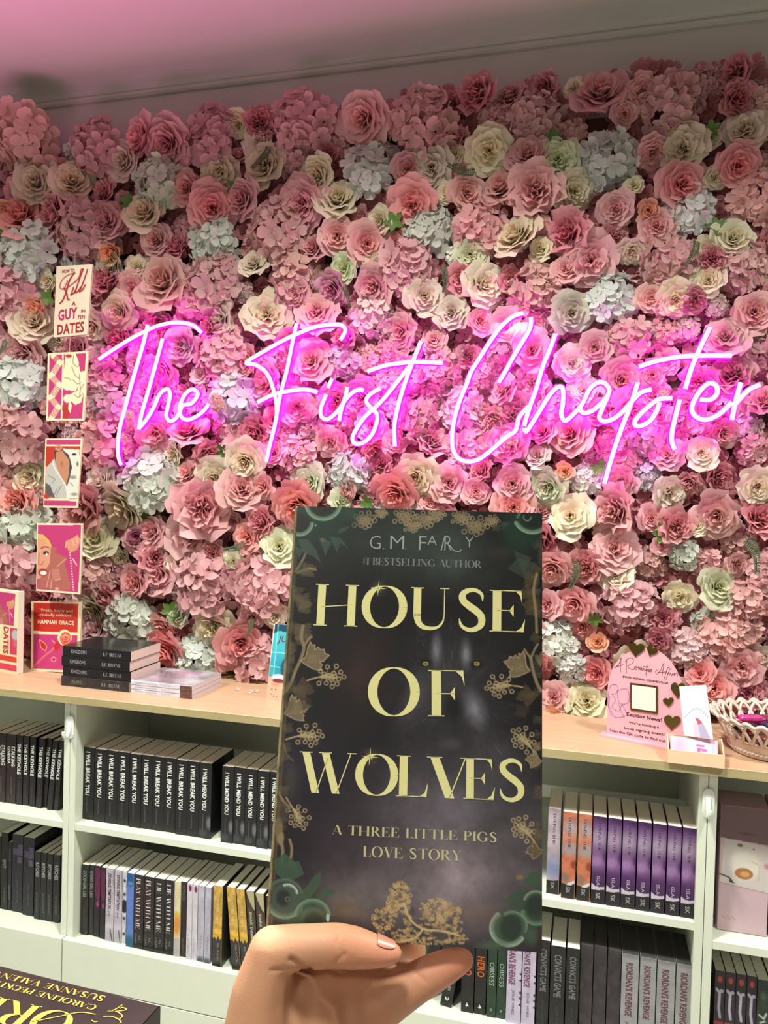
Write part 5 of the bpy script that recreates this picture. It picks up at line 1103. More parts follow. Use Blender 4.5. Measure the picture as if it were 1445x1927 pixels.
# ================================================================== the book held up in front of the camera
rv = np.array([0.21292188, 0.06441871, -0.03719728]); tv = np.array([-0.05674044, -0.20767166, 0.37829057])
th_ = np.linalg.norm(rv); k_ = rv/th_; K_ = np.array([[0, -k_[2], k_[1]], [k_[2], 0, -k_[0]], [-k_[1], k_[0], 0]])
Rm = np.eye(3)+math.sin(th_)*K_+(1-math.cos(th_))*K_@K_
c2w = np.stack([CAMX, CAMY, fw], 1)
HBW, HBH, HBT = .133, .216, .0215
HB = Plane(CAM+c2w@tv, c2w@Rm[:, 0], c2w@Rm[:, 1])
hbk = empty('held_book', tuple(HB.P(HBW/2, 0, 0))); tag(hbk, 'dark paperback with large gold title held upright in front of everything', 'book')
nx, ny = 350, 566
U, V = grid(nx, ny); u_ = U*HBW; v_ = (1-V)*HBH
P3 = HB.O+u_[..., None]*HB.ex+v_[..., None]*HB.ey
d = P3-CAM; cz = d@fw; PXX = CX+F*(d@CAMX)/cz; PXY = CY-F*(d@CAMY)/cz
a = Art(PXX, PXY, (17, 17, 22))
a.blob(760, 1010, 300, 130, (40, 50, 48), 1, .9); a.blob(850, 1060, 180, 95, (66, 76, 72), .75, 1); a.blob(960, 1150, 120, 150, (40, 44, 42), .7, 1)
a.blob(640, 1600, 240, 200, (38, 24, 40), .9, 1); a.blob(600, 1450, 150, 160, (34, 27, 46), .8, 1); a.blob(850, 1640, 330, 260, (150, 136, 144), .95, 1); a.blob(660, 1690, 160, 100, (118, 110, 108), .8, 1); a.blob(840, 1500, 230, 150, (98, 92, 102), .85, 1)  # printed smoke, with the cover's glossy reflection haze painted into it
a.blob(680, 1270, 80, 130, (70, 44, 44), .75, 1); a.blob(700, 1200, 60, 40, (48, 32, 32), .6, 1); a.blob(930, 1420, 120, 120, (56, 54, 58), .7, 1); a.blob(850, 1310, 150, 190, (74, 72, 78), .8, 1)
# wolf: pale brow marks, cheeks, dark muzzle, yellow eyes
a.blob(821, 1222, 15, 44, (120, 122, 130), .85, .8); a.blob(877, 1232, 15, 44, (116, 118, 126), .85, .8); a.blob(775, 1330, 34, 80, (84, 76, 84), .7, .9, .5); a.blob(893, 1335, 30, 52, (146, 146, 160), .85, .9, -.3); a.blob(786, 1290, 26, 60, (78, 78, 84), .6, .9, .35)
a.blob(852, 1330, 26, 40, (20, 20, 24), .95, .7); a.blob(848, 1400, 30, 18, (100, 100, 108), .5, .8); a.blob(800, 1247, 16, 10, (16, 16, 18), 1, .5); a.blob(897, 1251, 16, 10, (16, 16, 18), 1, .5)
for x in (801, 897): a.blob(x, 1249, 6.5, 5, (150, 146, 62), 1, .3); a.blob(x, 1249, 2.2, 2.4, (12, 12, 12), 1, .3)
fr = random.Random(4)
for k in range(260):      # fur strokes radiating from the muzzle
    an = fr.uniform(-2.6, 2.6)-math.pi/2; r1 = fr.uniform(45, 135); L = fr.uniform(10, 26); x = 852+r1*math.cos(an)*.85; y = 1315+r1*math.sin(an)
    g = fr.choice([48, 60, 78, 96, 30]); a.stroke([(x, y), (x+L*math.cos(an)*.7, y+L*math.sin(an))], fr.uniform(1, 2.6), (g, g, g+6), fr.uniform(.12, .32))
for sx in (-1, 1): a.poly([(850+sx*62, 1200), (850+sx*78, 1148), (850+sx*30, 1184)], (44, 44, 50), .55)
a.noise(95, .36, 77, (1, 1, 1.03)); a.noise(22, .12, 78); a.noise(7, .07, 79)
GD, GL2, GB = (136, 120, 90), (196, 176, 132), (170, 150, 112)
def rot(cx, cy, ang, s, mir=1): 
    c, n = math.cos(ang), math.sin(ang); return lambda x, y: (cx+s*mir*(x*c-y*n), cy+s*(x*n+y*c))
BER = [(-5, -18), (12, -19.5), (-18, -10), (20, -8), (26, 1), (16, 5), (-21, 13), (-7, 12.5), (4, 19), (13, 14), (7, -6), (-2, -2), (3, 6), (-11, -4), (9, 0)]
def berries(cx, cy, ang, s, mir=1, col=GB, al=1.0, stem=(-44, 8)):
    f = rot(cx, cy, ang, s, mir)
    a.blob(*f(0, 0), 17*s, 12*s, col, .35*al, .8)
    for x, y in BER: a.stroke([f(*stem), f(-24, 2), f(x*.55-4, y*.35), f(x*.85, y*.85)], 1.5*s, col, .85*al, True)
    for x, y in BER: a.ring(*f(x, y), 3.7*s, 1.7*s, tuple(int(q*1.08) for q in col), al)
LEAFP = [(0, 0), (9, -6), (13, -15), (16, -24), (22, -33), (25, -26), (30, -27), (28, -17), (35, -22), (39, -16), (45, -17), (46, -9), (54, -4), (46, 1), (41, 6), (34, 5), (39, 12), (35, 16), (37, 22), (29, 20), (22, 18), (15, 13), (7, 7)]
def mleaf(cx, cy, ang, s, mir=1, col=GD, al=1.0, line=True):
    f = rot(cx, cy, ang, s, mir); L = [f(*p) for p in LEAFP]; a.poly(L, col, (.8 if line else .62)*al); a.blob(*f(20, -2), 22*s, 13*s, tuple(int(q*1.15) for q in col), .5*al, 1)
    if line: a.stroke(L+[L[0]], 1.5*s, GL2, .85*al); a.stroke([f(2, 0), f(26, -2), (f(40, -4))], 1.2*s, (96, 78, 52), .7*al); a.stroke([f(10, -2), f(20, -16)], 1.2*s, (96, 78, 52), .6*al)
def vine(pts, w=5, col=GD): a.stroke(pts, w, col, .95, True)
# left edge
vine([(556, 1075), (566, 1060), (576, 1040)], 4); mleaf(566, 1080, -.35, .62, col=(104, 92, 66), line=False); vine([(560, 1078), (580, 1070), (594, 1072)], 4)
for x, y, an, s in ((556, 1120, .8, .7), (560, 1150, -.4, .6), (556, 1172, 1.0, .8), (553, 1200, .2, .6)): mleaf(x, y, an, s, col=(100, 88, 66), line=False)
vine([(570, 1178), (567, 1200), (572, 1218), (566, 1240), (556, 1262), (548, 1284), (538, 1300)], 6); vine([(572, 1216), (580, 1204), (586, 1198)], 5)
mleaf(566, 1244, -.12, 1.02); mleaf(553, 1250, -2.2, .6, col=(104, 86, 56), line=False); berries(621, 1273, 0, 1.0); mleaf(548, 1296, .2, .85, col=(96, 78, 52), line=False); mleaf(552, 1290, .9, .6, col=(84, 70, 48), line=False)
mleaf(534, 1342, -.18, .95); mleaf(570, 1335, -.9, .5, col=(66, 54, 44), line=False); berries(581, 1384, 0, .98); vine([(535, 1400), (540, 1420), (552, 1432)], 3, (100, 84, 58))
a.blob(545, 1470, 26, 70, (70, 64, 62), .7, .8); berries(561, 1537, 1.1, .92, stem=(-46, 4)); vine([(524, 1490), (532, 1506), (545, 1520)], 5)
a.blob(523, 1556, 11, 20, GD, 1, .3); a.blob(527, 1576, 10, 18, GD, 1, .4); vine([(528, 1580), (532, 1600), (530, 1625)], 6); vine([(545, 1580), (549, 1600), (544, 1630)], 5)
for y in range(1000, 1600, 34):
    mleaf(562-(y-952)*.066, y+rd.uniform(-8, 8), rd.uniform(-1.4, 1.4), rd.uniform(.4, .62), 1, (92, 82, 60), .8, False); mleaf(1019, y+rd.uniform(-8, 8), rd.uniform(-1.4, 1.4), rd.uniform(.35, .5), -1, (88, 78, 58), .8, False)
for y in range(960, 1760, 9): a.blob(560-(y-952)*.0675+3, y, 5, 8, (112, 96, 66), .55, .7)
# right edge (mirrored)
for x, y, an, s in ((1012, 1110, .5, .7), (1016, 1150, -.3, .7), (1012, 1075, 1.0, .7)): mleaf(x, y, an, s, -1, (92, 76, 50), line=False)
vine([(1010, 1080), (1004, 1110), (1008, 1150), (1010, 1190)], 5); vine([(998, 1236), (1003, 1262), (1010, 1285), (1018, 1300)], 6); vine([(1000, 1240), (992, 1230), (987, 1222)], 4); vine([(1000, 1236), (1006, 1222), (1012, 1212)], 4)
mleaf(998, 1262, -.25, .98, -1); mleaf(1018, 1255, -1.6, .6, -1, line=False); berries(941, 1291, .12, .98, -1); mleaf(1012, 1306, .3, .8, -1, (96, 78, 54), line=False); mleaf(990, 1352, -.9, .6, -1, (62, 52, 44), line=False)
berries(985, 1392, -.75, .98, -1); mleaf(1020, 1432, 0, .6, -1); mleaf(1019, 1410, -.4, .4, -1, line=False); berries(985, 1560, -.75, .98, -1); mleaf(1021, 1600, .2, .6, -1, (100, 88, 60)); mleaf(1021, 1580, -.8, .5, -1, (100, 88, 60), line=False); a.blob(978, 1651, 9, 6, (150, 110, 62), .9, .5)
# top fringe
for x, y, s in ((684, 979, .55), (716, 966, .3), (760, 972, .55), (800, 978, .55), (775, 990, .4), (822, 968, .4), (866, 974, .45), (893, 990, .62), (925, 980, .35)):
    for i, (bx, by) in enumerate(BER): a.ring(x+bx*s*1.5, y+by*s*1.3, 4.2*s*1.6, 1.6, GB, .9)
    a.blob(x, y, 26*s*1.4, 18*s*1.4, GD, .75, .5)
for x in (930, 945, 960): mleaf(x, 985, 1.2, .35, col=(90, 74, 50), line=False)
# green painted roses and leaves in the corners
DG, MG, LG = (26, 44, 39), (46, 72, 62), (132, 164, 144)
def petal_arc(cx, cy, r, a0, a1, w, col=LG, al=.9):
    p = [(cx+r*math.cos(math.radians(t)), cy+r*math.sin(math.radians(t))) for t in np.linspace(a0, a1, 9)]
    for k in range(3): a.stroke([((x-cx)*(1-.05*k)+cx, (y-cy)*(1-.05*k)+cy) for x, y in p], w*(1-.28*k), tuple(int(c*(1-.18*k)) for c in col), al, True)
a.blob(575, 985, 60, 70, DG, 1, .5); a.blob(620, 985, 60, 60, (26, 50, 40), .9, .6); a.blob(660, 965, 30, 22, MG, .7, .8); a.blob(607, 948, 34, 26, (22, 26, 24), 1, .3); a.blob(564, 985, 24, 22, (18, 22, 22), 1, .3)
petal_arc(608, 944, 33, 20, 165, 7); petal_arc(563, 982, 24, 10, 110, 7); a.blob(594, 989, 2.5, 3, LG, .9)
for p in ([(600, 1010), (612, 1046), (624, 1020)], [(620, 1010), (634, 1040), (640, 1022), (657, 1034), (640, 1012)], [(560, 1014), (570, 1040), (588, 1046), (604, 1060), (596, 1036), (580, 1016)], [(556, 1030), (562, 1050), (572, 1034)], [(634, 1004), (648, 1000), (660, 990), (640, 994)]): a.poly(p, (62, 82, 74), .75)
a.blob(607, 1016, 7, 6, (110, 96, 66), .7)
a.blob(985, 985, 55, 60, DG, 1, .6); a.blob(975, 1010, 50, 50, (28, 52, 42), .85, .7); a.blob(1005, 975, 26, 22, (20, 34, 30), 1, .3); petal_arc(1002, 966, 36, 20, 150, 7); petal_arc(958, 960, 20, -60, 40, 5, (90, 124, 100)); a.blob(950, 986, 12, 5, MG, .9); petal_arc(992, 973, 7, 0, 200, 2)
for p in ([(940, 1056), (960, 1050), (950, 1054)], [(965, 1035), (985, 1080), (1000, 1050)], [(955, 1070), (990, 1090), (1010, 1060), (975, 1050)]): a.poly(p, (62, 78, 66), .6)
a.blob(1018, 1040, 10, 60, (86, 84, 62), .6, .8); a.blob(940, 1040, 40, 18, (62, 54, 42), .6, .9)
a.blob(540, 1700, 50, 60, (62, 80, 70), .95, .5); a.blob(575, 1740, 60, 44, (56, 78, 62), .95, .5)
for p in ([(516, 1620), (535, 1605), (556, 1622), (562, 1650), (540, 1660), (520, 1645)], [(560, 1690), (590, 1650), (605, 1640), (602, 1665), (580, 1695)], [(590, 1700), (610, 1672), (634, 1676), (612, 1692), (600, 1706)], [(545, 1625), (562, 1620), (572, 1645), (560, 1652)]): a.poly(p, (58, 84, 66), .9)
a.blob(535, 1685, 26, 30, (64, 78, 70), 1, .4); a.blob(533, 1690, 17, 20, (34, 40, 38), 1, .4); petal_arc(541, 1683, 18, -110, -10, 5, (196, 214, 204)); petal_arc(536, 1692, 33, 20, 160, 9, (120, 152, 128)); a.ring(541, 1692, 4, 1.8, (110, 118, 112), .9); petal_arc(535, 1690, 34, -160, -20, 6, (86, 112, 96), .8)
a.blob(588, 1728, 30, 28, (66, 96, 74), 1, .4); a.blob(590, 1735, 25, 24, (38, 54, 44), 1, .4); petal_arc(588, 1726, 31, -170, -10, 8, (110, 148, 122)); a.blob(617, 1727, 4, 9, (186, 206, 194), .95, .3)
for p in ([(945, 1700), (965, 1680), (980, 1672), (975, 1690)], [(985, 1660), (1000, 1640), (1018, 1644), (1010, 1672)], [(940, 1690), (960, 1700), (985, 1700)]): a.poly(p, (56, 84, 60), .9)
a.blob(1000, 1705, 50, 50, (52, 76, 60), .8, .6); a.blob(1008, 1706, 24, 26, (40, 50, 44), 1, .4); petal_arc(1010, 1712, 26, 20, 170, 8, (110, 146, 120)); petal_arc(1008, 1700, 22, -160, -40, 5, (130, 156, 138))
a.blob(960, 1745, 36, 40, (62, 88, 68), 1, .3); a.blob(961, 1745, 25, 32, (42, 56, 48), 1, .3); petal_arc(957, 1746, 32, 40, 230, 9, (156, 184, 162)); petal_arc(964, 1743, 26, -120, 20, 6, (110, 140, 118)); a.blob(925, 1780, 40, 14, (70, 96, 70), .8, .7); a.blob(1000, 1762, 18, 24, (64, 90, 68), .8, .6)
# golden spray at the foot of the cover
GQ = (174, 146, 100)
for x, y, rx, ry, n_ in ((752, 1682, 17, 24, 70), (745, 1708, 13, 16, 34), (722, 1732, 20, 24, 60), (822, 1710, 32, 22, 90), (850, 1732, 24, 28, 80), (808, 1740, 20, 20, 46), (762, 1761, 26, 13, 60), (806, 1771, 46, 7, 70), (768, 1738, 8, 22, 30), (860, 1766, 20, 12, 40)):
    for i in range(n_):
        an = rd.random()*6.28; q = math.sqrt(rd.random()); g = rd.uniform(.8, 1.12); a.blob(x+rx*q*math.cos(an), y+ry*q*math.sin(an), rd.uniform(2.2, 4.6), rd.uniform(2, 3.8), tuple(int(c_*g) for c_ in GQ), .8, .35)
for i in range(90):
    r_ = rd.random()*6.28; bx, by = rd.choice([(752, 1685), (822, 1712), (845, 1720), (722, 1728), (750, 1700)]); a.ring(bx+20*math.cos(r_), by+19*math.sin(r_), 3.0, 1.6, (190, 164, 118), .9)
vine([(760, 1700), (772, 1730), (796, 1748), (830, 1752), (862, 1760)], 4, (196, 170, 122)); vine([(796, 1748), (780, 1765), (740, 1776)], 4, (196, 170, 122))
for x, y, rx, ry in ((830, 1765, 14, 7), (776, 1716, 6, 12), (790, 1735, 8, 6), (846, 1736, 8, 5)): a.blob(x, y, rx, ry, (74, 66, 74), .9, .4)
a.blob(650, 1712, 40, 30, (110, 92, 62), .6, 1); a.blob(905, 1720, 60, 40, (110, 88, 74), .6, 1)
for x, y in ((712, 1107), (696, 1424)): a.blob(x, y, 22, 22, (160, 140, 90), .45, 1)
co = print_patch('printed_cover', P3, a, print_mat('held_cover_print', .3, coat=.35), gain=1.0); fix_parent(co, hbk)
# title lettering
mb = MB()
def letter(ch, xl, xr, base, cap):
    tx = serif(ch); b0 = base(xl); b1 = base(xr)
    on_plane(HB, tx, (xl, b0), (xr, b1), cap, w=.00022, mb=mb)
bs = lambda x: 1176.8+(x-594)*.0343
for ch, l, r in (('H', 590, 676), ('O', 680, 768), ('U', 770, 850), ('S', 857, 921), ('E', 921, 990)): letter(ch, l, r, bs, 78)
bs = lambda x: 1346.5+(x-694)*.012
letter('O', 693, 793, bs, 90); letter('F', 806, 876, bs, 87)
bs = lambda x: 1491+(x-568)*.040
for ch, l, r in (('W', 562, 672), ('O', 668, 751), ('L', 745, 806), ('V', 802, 886), ('E', 872, 933), ('S', 935, 994)): letter(ch, l, r, bs, 77)
for x, y, R in ((712, 1107, 15), (696, 1424, 17)):
    for k in range(8):
        an = k*math.pi/4+.1; L = R*(1 if k % 2 == 0 else .45); px_poly(HB, [(x-1.4*math.sin(an), y+1.4*math.cos(an)), (x+L*math.cos(an), y+L*math.sin(an)), (x+1.4*math.sin(an), y-1.4*math.cos(an))], .0003, mb)
fix_parent(mb.build('title_lettering', M('pale_gold_ink', (226, 222, 156), .4)), hbk)
mb = MB()
on_plane(HB, serif('A THREE LITTLE PIGS', .06, 1.0), (625, 1570), (936, 1585), 18, w=.0002, mb=mb); on_plane(HB, serif('LOVE STORY', .06, 1.0), (683, 1612), (868, 1620.5), 20, w=.0002, mb=mb)
fix_parent(mb.build('subtitle_lettering', M('dull_gold_ink', (196, 190, 144), .4)), hbk)
mb = MB()
for txt, l, r, b_, c_ in (('G', 695, 716, 1033, 25), ('.', 720, 722.5, 1033.6, 2.6), ('M', 734, 760, 1033, 25), ('.', 762, 764.5, 1034, 2.6), ('F', 788, 802, 1035, 26), ('A', 804, 822, 1026, 18), ('I', 829, 831, 1036, 28), ('R', 836, 850, 1036, 28), ('Y', 875, 891, 1030, 20)): on_plane(HB, sans(txt, -.012), (l, b_), (r, b_+.5), c_, w=.0002, mb=mb)
px_ribbon(HB, [(846, 1026), (854, 1036), (864, 1038), (868, 1034)], 1.8, .0002, mb)
fix_parent(mb.build('author_lettering', M('grey_ink', (150, 158, 156), .4)), hbk)
mb = on_plane(HB, serif('#1 BESTSELLING AUTHOR', .03, 1.1), (680, 1062.5), (906, 1069), 13.5, w=.0002)
fix_parent(mb.build('tagline_lettering', M('dim_grey_ink', (122, 130, 128), .4)), hbk)
def hslab(u0, u1, v0, v1, w0, w1, nm, m, bev=.0006):
    t_ = MB().bbox(u0, v0, w0, u1, v1, w1, bev); q = MB(); q.add([HB.P(*p) for p in t_.v], t_.f); return fix_parent(q.build(nm, m, recalc=True), hbk)
m_bkd = M('dark_laminated_cover', (30, 28, 30), .25, noise=.2, scale=30)
hslab(0, HBW, 0, HBH, -.0008, -.0001, 'front_cover', m_bkd, .0002); hslab(0, HBW, 0, HBH, -HBT, -HBT+.0007, 'back_cover', m_bkd, .0002)
hslab(.0008, HBW-.0008, .0008, HBH-.0008, -HBT+.0008, -.0009, 'page_block', m_page, .0002); hslab(-.0018, .0002, 0, HBH, -HBT, -.0001, 'spine', M('gilt_spine_edge', (134, 122, 92), .3, noise=.5, scale=220), .0008)

# ================================================================== the hand holding it
def hp_(px, py, w):   # point seen at this pixel, w metres in front of (+) or behind (-) the cover plane
    return HB.px(px, py, w)
def capsule_cloud(chains):
    import bmesh
    bm = bmesh.new()
    for ch in chains:
        for (p, r), (q, s_) in zip(ch[:-1], ch[1:]):
            L = np.linalg.norm(q-p); n = max(2, int(L/(min(r, s_)*.22)))
            for i in range(n+1):
                t = i/n; bmesh.ops.create_icosphere(bm, subdivisions=2, radius=r+(s_-r)*t, matrix=Matrix.Translation(Vector(p+(q-p)*t)))
    me = bpy.data.meshes.new('h'); bm.to_mesh(me); bm.free(); return me
def N(px, py, w, r): return (hp_(px, py, w), r)
T = [N(480, 2010, .002, .019), N(486, 1930, .006, .0165), N(490, 1872, .008, .0145), N(505, 1815, .0095, .0125), N(512, 1790, .0105, .0118), N(545, 1784, .0115, .0108), N(590, 1781, .0118, .0104), N(630, 1779, .0112, .0104), N(664, 1783, .0100, .0098), N(696, 1789, .0085, .0083), N(722, 1793, .0075, .0066), N(738, 1794, .0068, .0052)]
PALM = [[N(520, 1880, -.004, .016), N(530, 1960, -.006, .021), N(545, 2060, -.006, .025), N(560, 2180, -.004, .026)],
        [N(600, 1900, -.012, .016), N(600, 1990, -.012, .021), N(580, 2100, -.008, .024)],
        [N(665, 1906, -.018, .015), N(655, 1980, -.016, .019), N(610, 2090, -.010, .022)],
        [N(520, 1860, -.004, .014), N(600, 1880, -.014, .013), N(668, 1895, -.019, .013)]]
IDX = [N(660, 1925, -.018, .015), N(705, 1897, -.018, .0128), N(745, 1872, -.0165, .0112), N(782, 1850, -.0150, .0100), N(812, 1833, -.0140, .0094), N(842, 1818, -.0125, .0082), N(862, 1809, -.0115, .0068), N(872, 1806, -.0110, .0056)]
MID = [N(645, 1905, -.020, .014), N(692, 1848, -.025, .0125), N(738, 1818, -.0300, .0110), N(768, 1790, -.0340, .0100), N(760, 1720, -.0335, .0092), N(752, 1665, -.0310, .0085), N(748, 1625, -.0298, .0072)]
WEB = [N(560, 1850, -.006, .011), N(620, 1842, -.016, .012), N(690, 1838, -.024, .012), N(750, 1822, -.029, .010)]
RNG_ = [N(600, 1905, -.030, .013), N(612, 1850, -.038, .0102), N(622, 1785, -.0385, .0095), N(630, 1710, -.0335, .0088), N(634, 1655, -.0308, .0080), N(636, 1620, -.0296, .0068)]
PNK = [N(560, 1900, -.026, .012), N(556, 1850, -.036, .0092), N(556, 1795, -.0375, .0085), N(560, 1735, -.0325, .0078), N(563, 1690, -.0300, .0070), N(565, 1665, -.0292, .0060)]
ARM = [N(560, 2150, -.004, .026), N(560, 2300, .010, .027), N(570, 2600, .045, .031), N(590, 2900, .09, .037)]
hm = capsule_cloud([T, *PALM, WEB, IDX, MID, RNG_, PNK, ARM])
ho = bpy.data.objects.new('tmp', hm); COL.objects.link(ho)
m_ = ho.modifiers.new('r', 'REMESH'); m_.mode = 'VOXEL'; m_.voxel_size = .0012; m_.use_smooth_shade = True
m_ = ho.modifiers.new('s', 'SMOOTH'); m_.factor = .5; m_.iterations = 22
dg = bpy.context.evaluated_depsgraph_get(); he = bpy.data.meshes.new_from_object(ho.evaluated_get(dg)); bpy.data.objects.remove(ho); bpy.data.meshes.remove(hm)
VV = np.empty(len(he.vertices)*3); he.vertices.foreach_get('co', VV); VV = VV.reshape(-1, 3)
NN = np.empty(len(he.vertices)*3); he.vertices.foreach_get('normal', NN); NN = NN.reshape(-1, 3)
def crease(pts, depth, width, front=True):
    global VV
    d_ = VV-CAM; z_ = d_@fw; X_ = CX+F*(d_@CAMX)/z_; Y_ = CY-F*(d_@CAMY)/z_
    D = np.full(len(VV), 1e9); L = crom(pts, 4)
    for (x0, y0), (x1, y1) in zip(L[:-1], L[1:]):
        vx, vy = x1-x0, y1-y0; t = np.clip(((X_-x0)*vx+(Y_-y0)*vy)/(vx*vx+vy*vy+1e-9), 0, 1); D = np.minimum(D, np.hypot(X_-x0-t*vx, Y_-y0-t*vy))
    facing = (NN@(-fw)) > .1
    VV -= NN*(depth*np.exp(-(D/width)**2)*facing)[:, None]
crease([(548, 1806), (558, 1814), (572, 1824), (582, 1826)], .0022, 5); crease([(510, 1826), (535, 1824), (560, 1825), (578, 1825)], .0009, 3); crease([(640, 1740), (636, 1770), (644, 1800)], .0004, 4)
crease([(630, 1818), (636, 1806), (650, 1796)], .0005, 4); crease([(700, 1856), (708, 1864), (714, 1878)], .0005, 6); crease([(778, 1822), (788, 1836), (800, 1846)], .0005, 4)
# keep the skin from entering the book: press thumb pad and fingers flat against it
Lc = VV-HB.O; lu, lv, lw = Lc@HB.ex, Lc@HB.ey, Lc@HB.n
ins = (lu > -.003) & (lu < HBW+.001) & (lv > -.0004) & (lv < HBH)
mf = ins & (lw > -HBT*.45) & (lw < .0004); VV[mf] += HB.n*(.0004-lw[mf])[:, None]
mb_ = ins & (lw <= -HBT*.45) & (lw > -HBT-.0004); VV[mb_] += HB.n*(-HBT-.0004-lw[mb_])[:, None]
low = (lu > .02) & (lw < -.0005) & (lw > -HBT) & (lv > -.0012) & (lv < .006); VV[low] += HB.ey*(-.0012-lv[low])[:, None]
he.vertices.foreach_set('co', VV.ravel()); he.name = 'hand'
# skin colour varies: warmer at the tips and knuckles (pigment, not light)
ca = he.color_attributes.new('ink', 'FLOAT_COLOR', 'POINT'); base = np.array([198., 148., 116.]); c = np.tile(base, (len(VV), 1))
def warm(p, R, col, am):
    global c
    d_ = np.linalg.norm(VV-p, axis=1); k2 = (am*np.exp(-(d_/R)**2))[:, None]; c = c*(1-k2)+np.array(col)*k2
warm(hp_(725, 1793, .008), .012, (218, 140, 118), .7); warm(hp_(868, 1806, -.010), .012, (220, 136, 112), .8); warm(hp_(655, 1760, .018), .012, (204, 132, 100), .5); warm(hp_(812, 1833, -.01), .012, (220, 150, 124), .5); warm(hp_(640, 1840, -.01), .018, (206, 140, 108), .5); warm(hp_(510, 1780, .02), .012, (226, 172, 138), .5)
cc = np.ones((len(VV), 4)); cc[:, :3] = s2l(np.clip(c, 0, 255)); ca.data.foreach_set('color', cc.ravel().astype('f'))
m_skin = print_mat('skin', .5, .4); b = m_skin.node_tree.nodes['Principled BSDF']; b.inputs['Subsurface Weight'].default_value = .25; b.inputs['Subsurface Radius'].default_value = (1, .35, .2); b.inputs['Subsurface Scale'].default_value = .005
nt = m_skin.node_tree; tc = nt.nodes.new('ShaderNodeTexCoord'); n1 = nt.nodes.new('ShaderNodeTexNoise'); n1.inputs['Scale'].default_value = 900; n1.inputs['Detail'].default_value = 3; bp = nt.nodes.new('ShaderNodeBump'); bp.inputs['Strength'].default_value = .25; bp.inputs['Distance'].default_value = .0004
nt.links.new(tc.outputs['Object'], n1.inputs['Vector']); nt.links.new(n1.outputs['Fac'], bp.inputs['Height']); nt.links.new(bp.outputs[0], b.inputs['Normal'])
he.materials.clear(); he.materials.append(m_skin); he.shade_smooth()
hand = link('hand', he); tag(hand, "person's bare hand gripping the held book from below, thumb across its cover", 'hand')
# thumb nail: a curved plate lying on the upper side of the thumb tip
mb = MB(); A0, A1 = hp_(706, 1789, .0080), hp_(741, 1794, .0068); ax = A1-A0; ax /= np.linalg.norm(ax)
upv = HB.ey*.93+HB.n*.38; upv -= ax*(upv@ax); upv /= np.linalg.norm(upv); sd = np.cross(ax, upv); q = []
for i in range(9):
    t = i/8; cpt = A0+(A1-A0)*t; R = .0076+(.0050-.0076)*t; hw = .66*math.sqrt(max(0, 1-(abs(t-.45)/.62)**3))
    for j in range(9):
        an = (-1+j/4)*hw*.95; q.append(cpt+(upv*math.cos(an)+sd*math.sin(an))*(R+.0003))
mb.add(q, [(i*9+j, i*9+j+1, i*9+j+10, i*9+j+9) for i in range(8) for j in range(8)])
nl = mb.build('thumbnail', M('nail', (190, 134, 112), .32, sss=.1), hand, smooth=True)

# ================================================================== dark book lying in the foreground, upside down
ZF = 1.255
f0 = atz(303, 1893, ZF); f1 = atz(0, 1817, ZF); ex = f1-f0; ex /= np.linalg.norm(ex)
FP = Plane(f0, ex, f0*0+np.cross(ex, (0, 0, 1)) if np.cross(ex, (0, 0, 1))[1] < 0 else -np.cross(ex, (0, 0, 1)))
Wf, Hf, Tf = .152, .229, .036
fb = empty('foreground_book', tuple(f0)); tag(fb, 'dark brown book with gold lettering lying upside down at the bottom left corner', 'book')
nup = np.array([0, 0, 1.0])
def fslab(u0, u1, v0, v1, z0, z1, nm, m, root=fb, P_=FP):
    t_ = MB().bbox(u0, v0, z0, u1, v1, z1, .0005); q = MB().add([P_.O+P_.ex*p[0]+P_.ey*p[1]+nup*p[2] for p in t_.v], t_.f); return fix_parent(q.build(nm, m, recalc=True), root)
m_fbc = M('umber_cover', (40, 31, 30), .3, noise=.25, scale=25)
fslab(0, Wf, 0, Hf, -.0010, 0, 'front_cover', m_fbc); fslab(0, Wf, 0, Hf, -Tf, -Tf+.001, 'back_cover', m_fbc); fslab(.0, .0016, 0, Hf, -Tf, 0, 'spine', m_fbc); fslab(.0016, Wf-.002, .0015, Hf-.0015, -Tf+.001, -.001, 'page_block', m_page)
m_gi = M('gold_foil', (216, 182, 84), .3, .3)
up_ = FP.n[2]; wz = .0004*(1 if up_ > 0 else -1)
mb = on_plane(FP, serif('SUSANNE VALENTI', .02, 1.1), (201, 1876.5), (-12, 1827), 11.5, flip=True, w=wz)
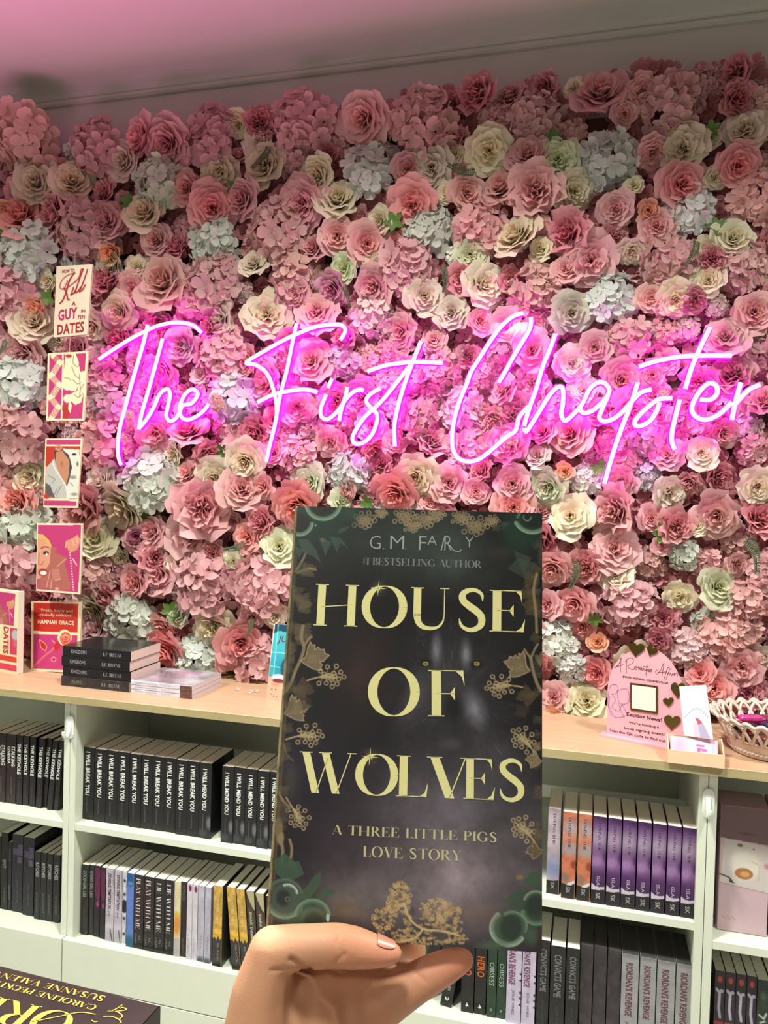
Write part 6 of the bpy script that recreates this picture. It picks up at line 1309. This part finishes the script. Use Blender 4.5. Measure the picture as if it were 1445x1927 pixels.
on_plane(FP, serif('CAROLINE PECKHAM', .02, 1.1), (184.5, 1893.5), (-34, 1839), 11, flip=True, w=wz, mb=mb)
on_plane(FP, serif('ORIA', .03, 1.0), (150, 1912), (-58, 1864), 52, flip=True, w=wz, mb=mb)
fix_parent(mb.build('lettering', m_gi), fb)
mb = MB()
for L in ([(202, 1904), (216, 1901), (230, 1892)], [(202, 1904), (220, 1904), (238, 1901), (230, 1897), (226, 1899)], [(206, 1903), (222, 1906), (230, 1913), (224, 1919)], [(194, 1914), (210, 1914), (224, 1920), (228, 1926)], [(172, 1921), (178, 1924), (184, 1923)], [(60, 1924), (110, 1914), (150, 1906), (180, 1910)]): px_ribbon(FP, L, 2.2, wz, mb)
fix_parent(mb.build('scroll_ornament', m_gi), fb)
# a stack of the same book and a slim display table carry it

for k in range(1, 4):
    e = empty('foreground_book', tuple(f0+np.array([0, 0, -k*(Tf+.0005)])))
    for nm, args, m in (('front_cover', (0, Wf, 0, Hf, -.001, 0), m_fbc), ('back_cover', (0, Wf, 0, Hf, -Tf, -Tf+.001), m_fbc), ('page_block', (.0016, Wf-.002, .0015, Hf-.0015, -Tf+.001, -.001), m_page), ('spine', (0, .0016, 0, Hf, -Tf, 0), m_fbc)):
        t_ = MB().bbox(args[0], args[2], args[4], args[1], args[3], args[5], .0005); q = MB().add([FP.ex*p[0]+FP.ey*p[1]+nup*p[2] for p in t_.v], t_.f); q.build(nm, m, e, recalc=True)
    tag(e, ['', 'dark book directly beneath the gold-lettered foreground one', 'third dark book down in the foreground stack', 'lowest dark book of the foreground stack'][k], 'book', 'dark books stacked in the foreground')
ztab = ZF-4*Tf-.0015-.0005; cx_, cy_ = (f0+ex*Wf/2+FP.ey*Hf/2)[:2]
tb = empty('display_table', (cx_, cy_, 0)); MB().bbox(-.14, -.14, ztab-.025, .14, .14, ztab, .002).build('table_top', m_oak, tb)
for sx in (-1, 1):
    for sy in (-1, 1): MB().tube([(sx*.11, sy*.11, 0), (sx*.11, sy*.11, ztab-.025)], .014, 10).build('leg', m_oake, tb)
tag(tb, 'small light oak display table under the foreground book stack', 'table')
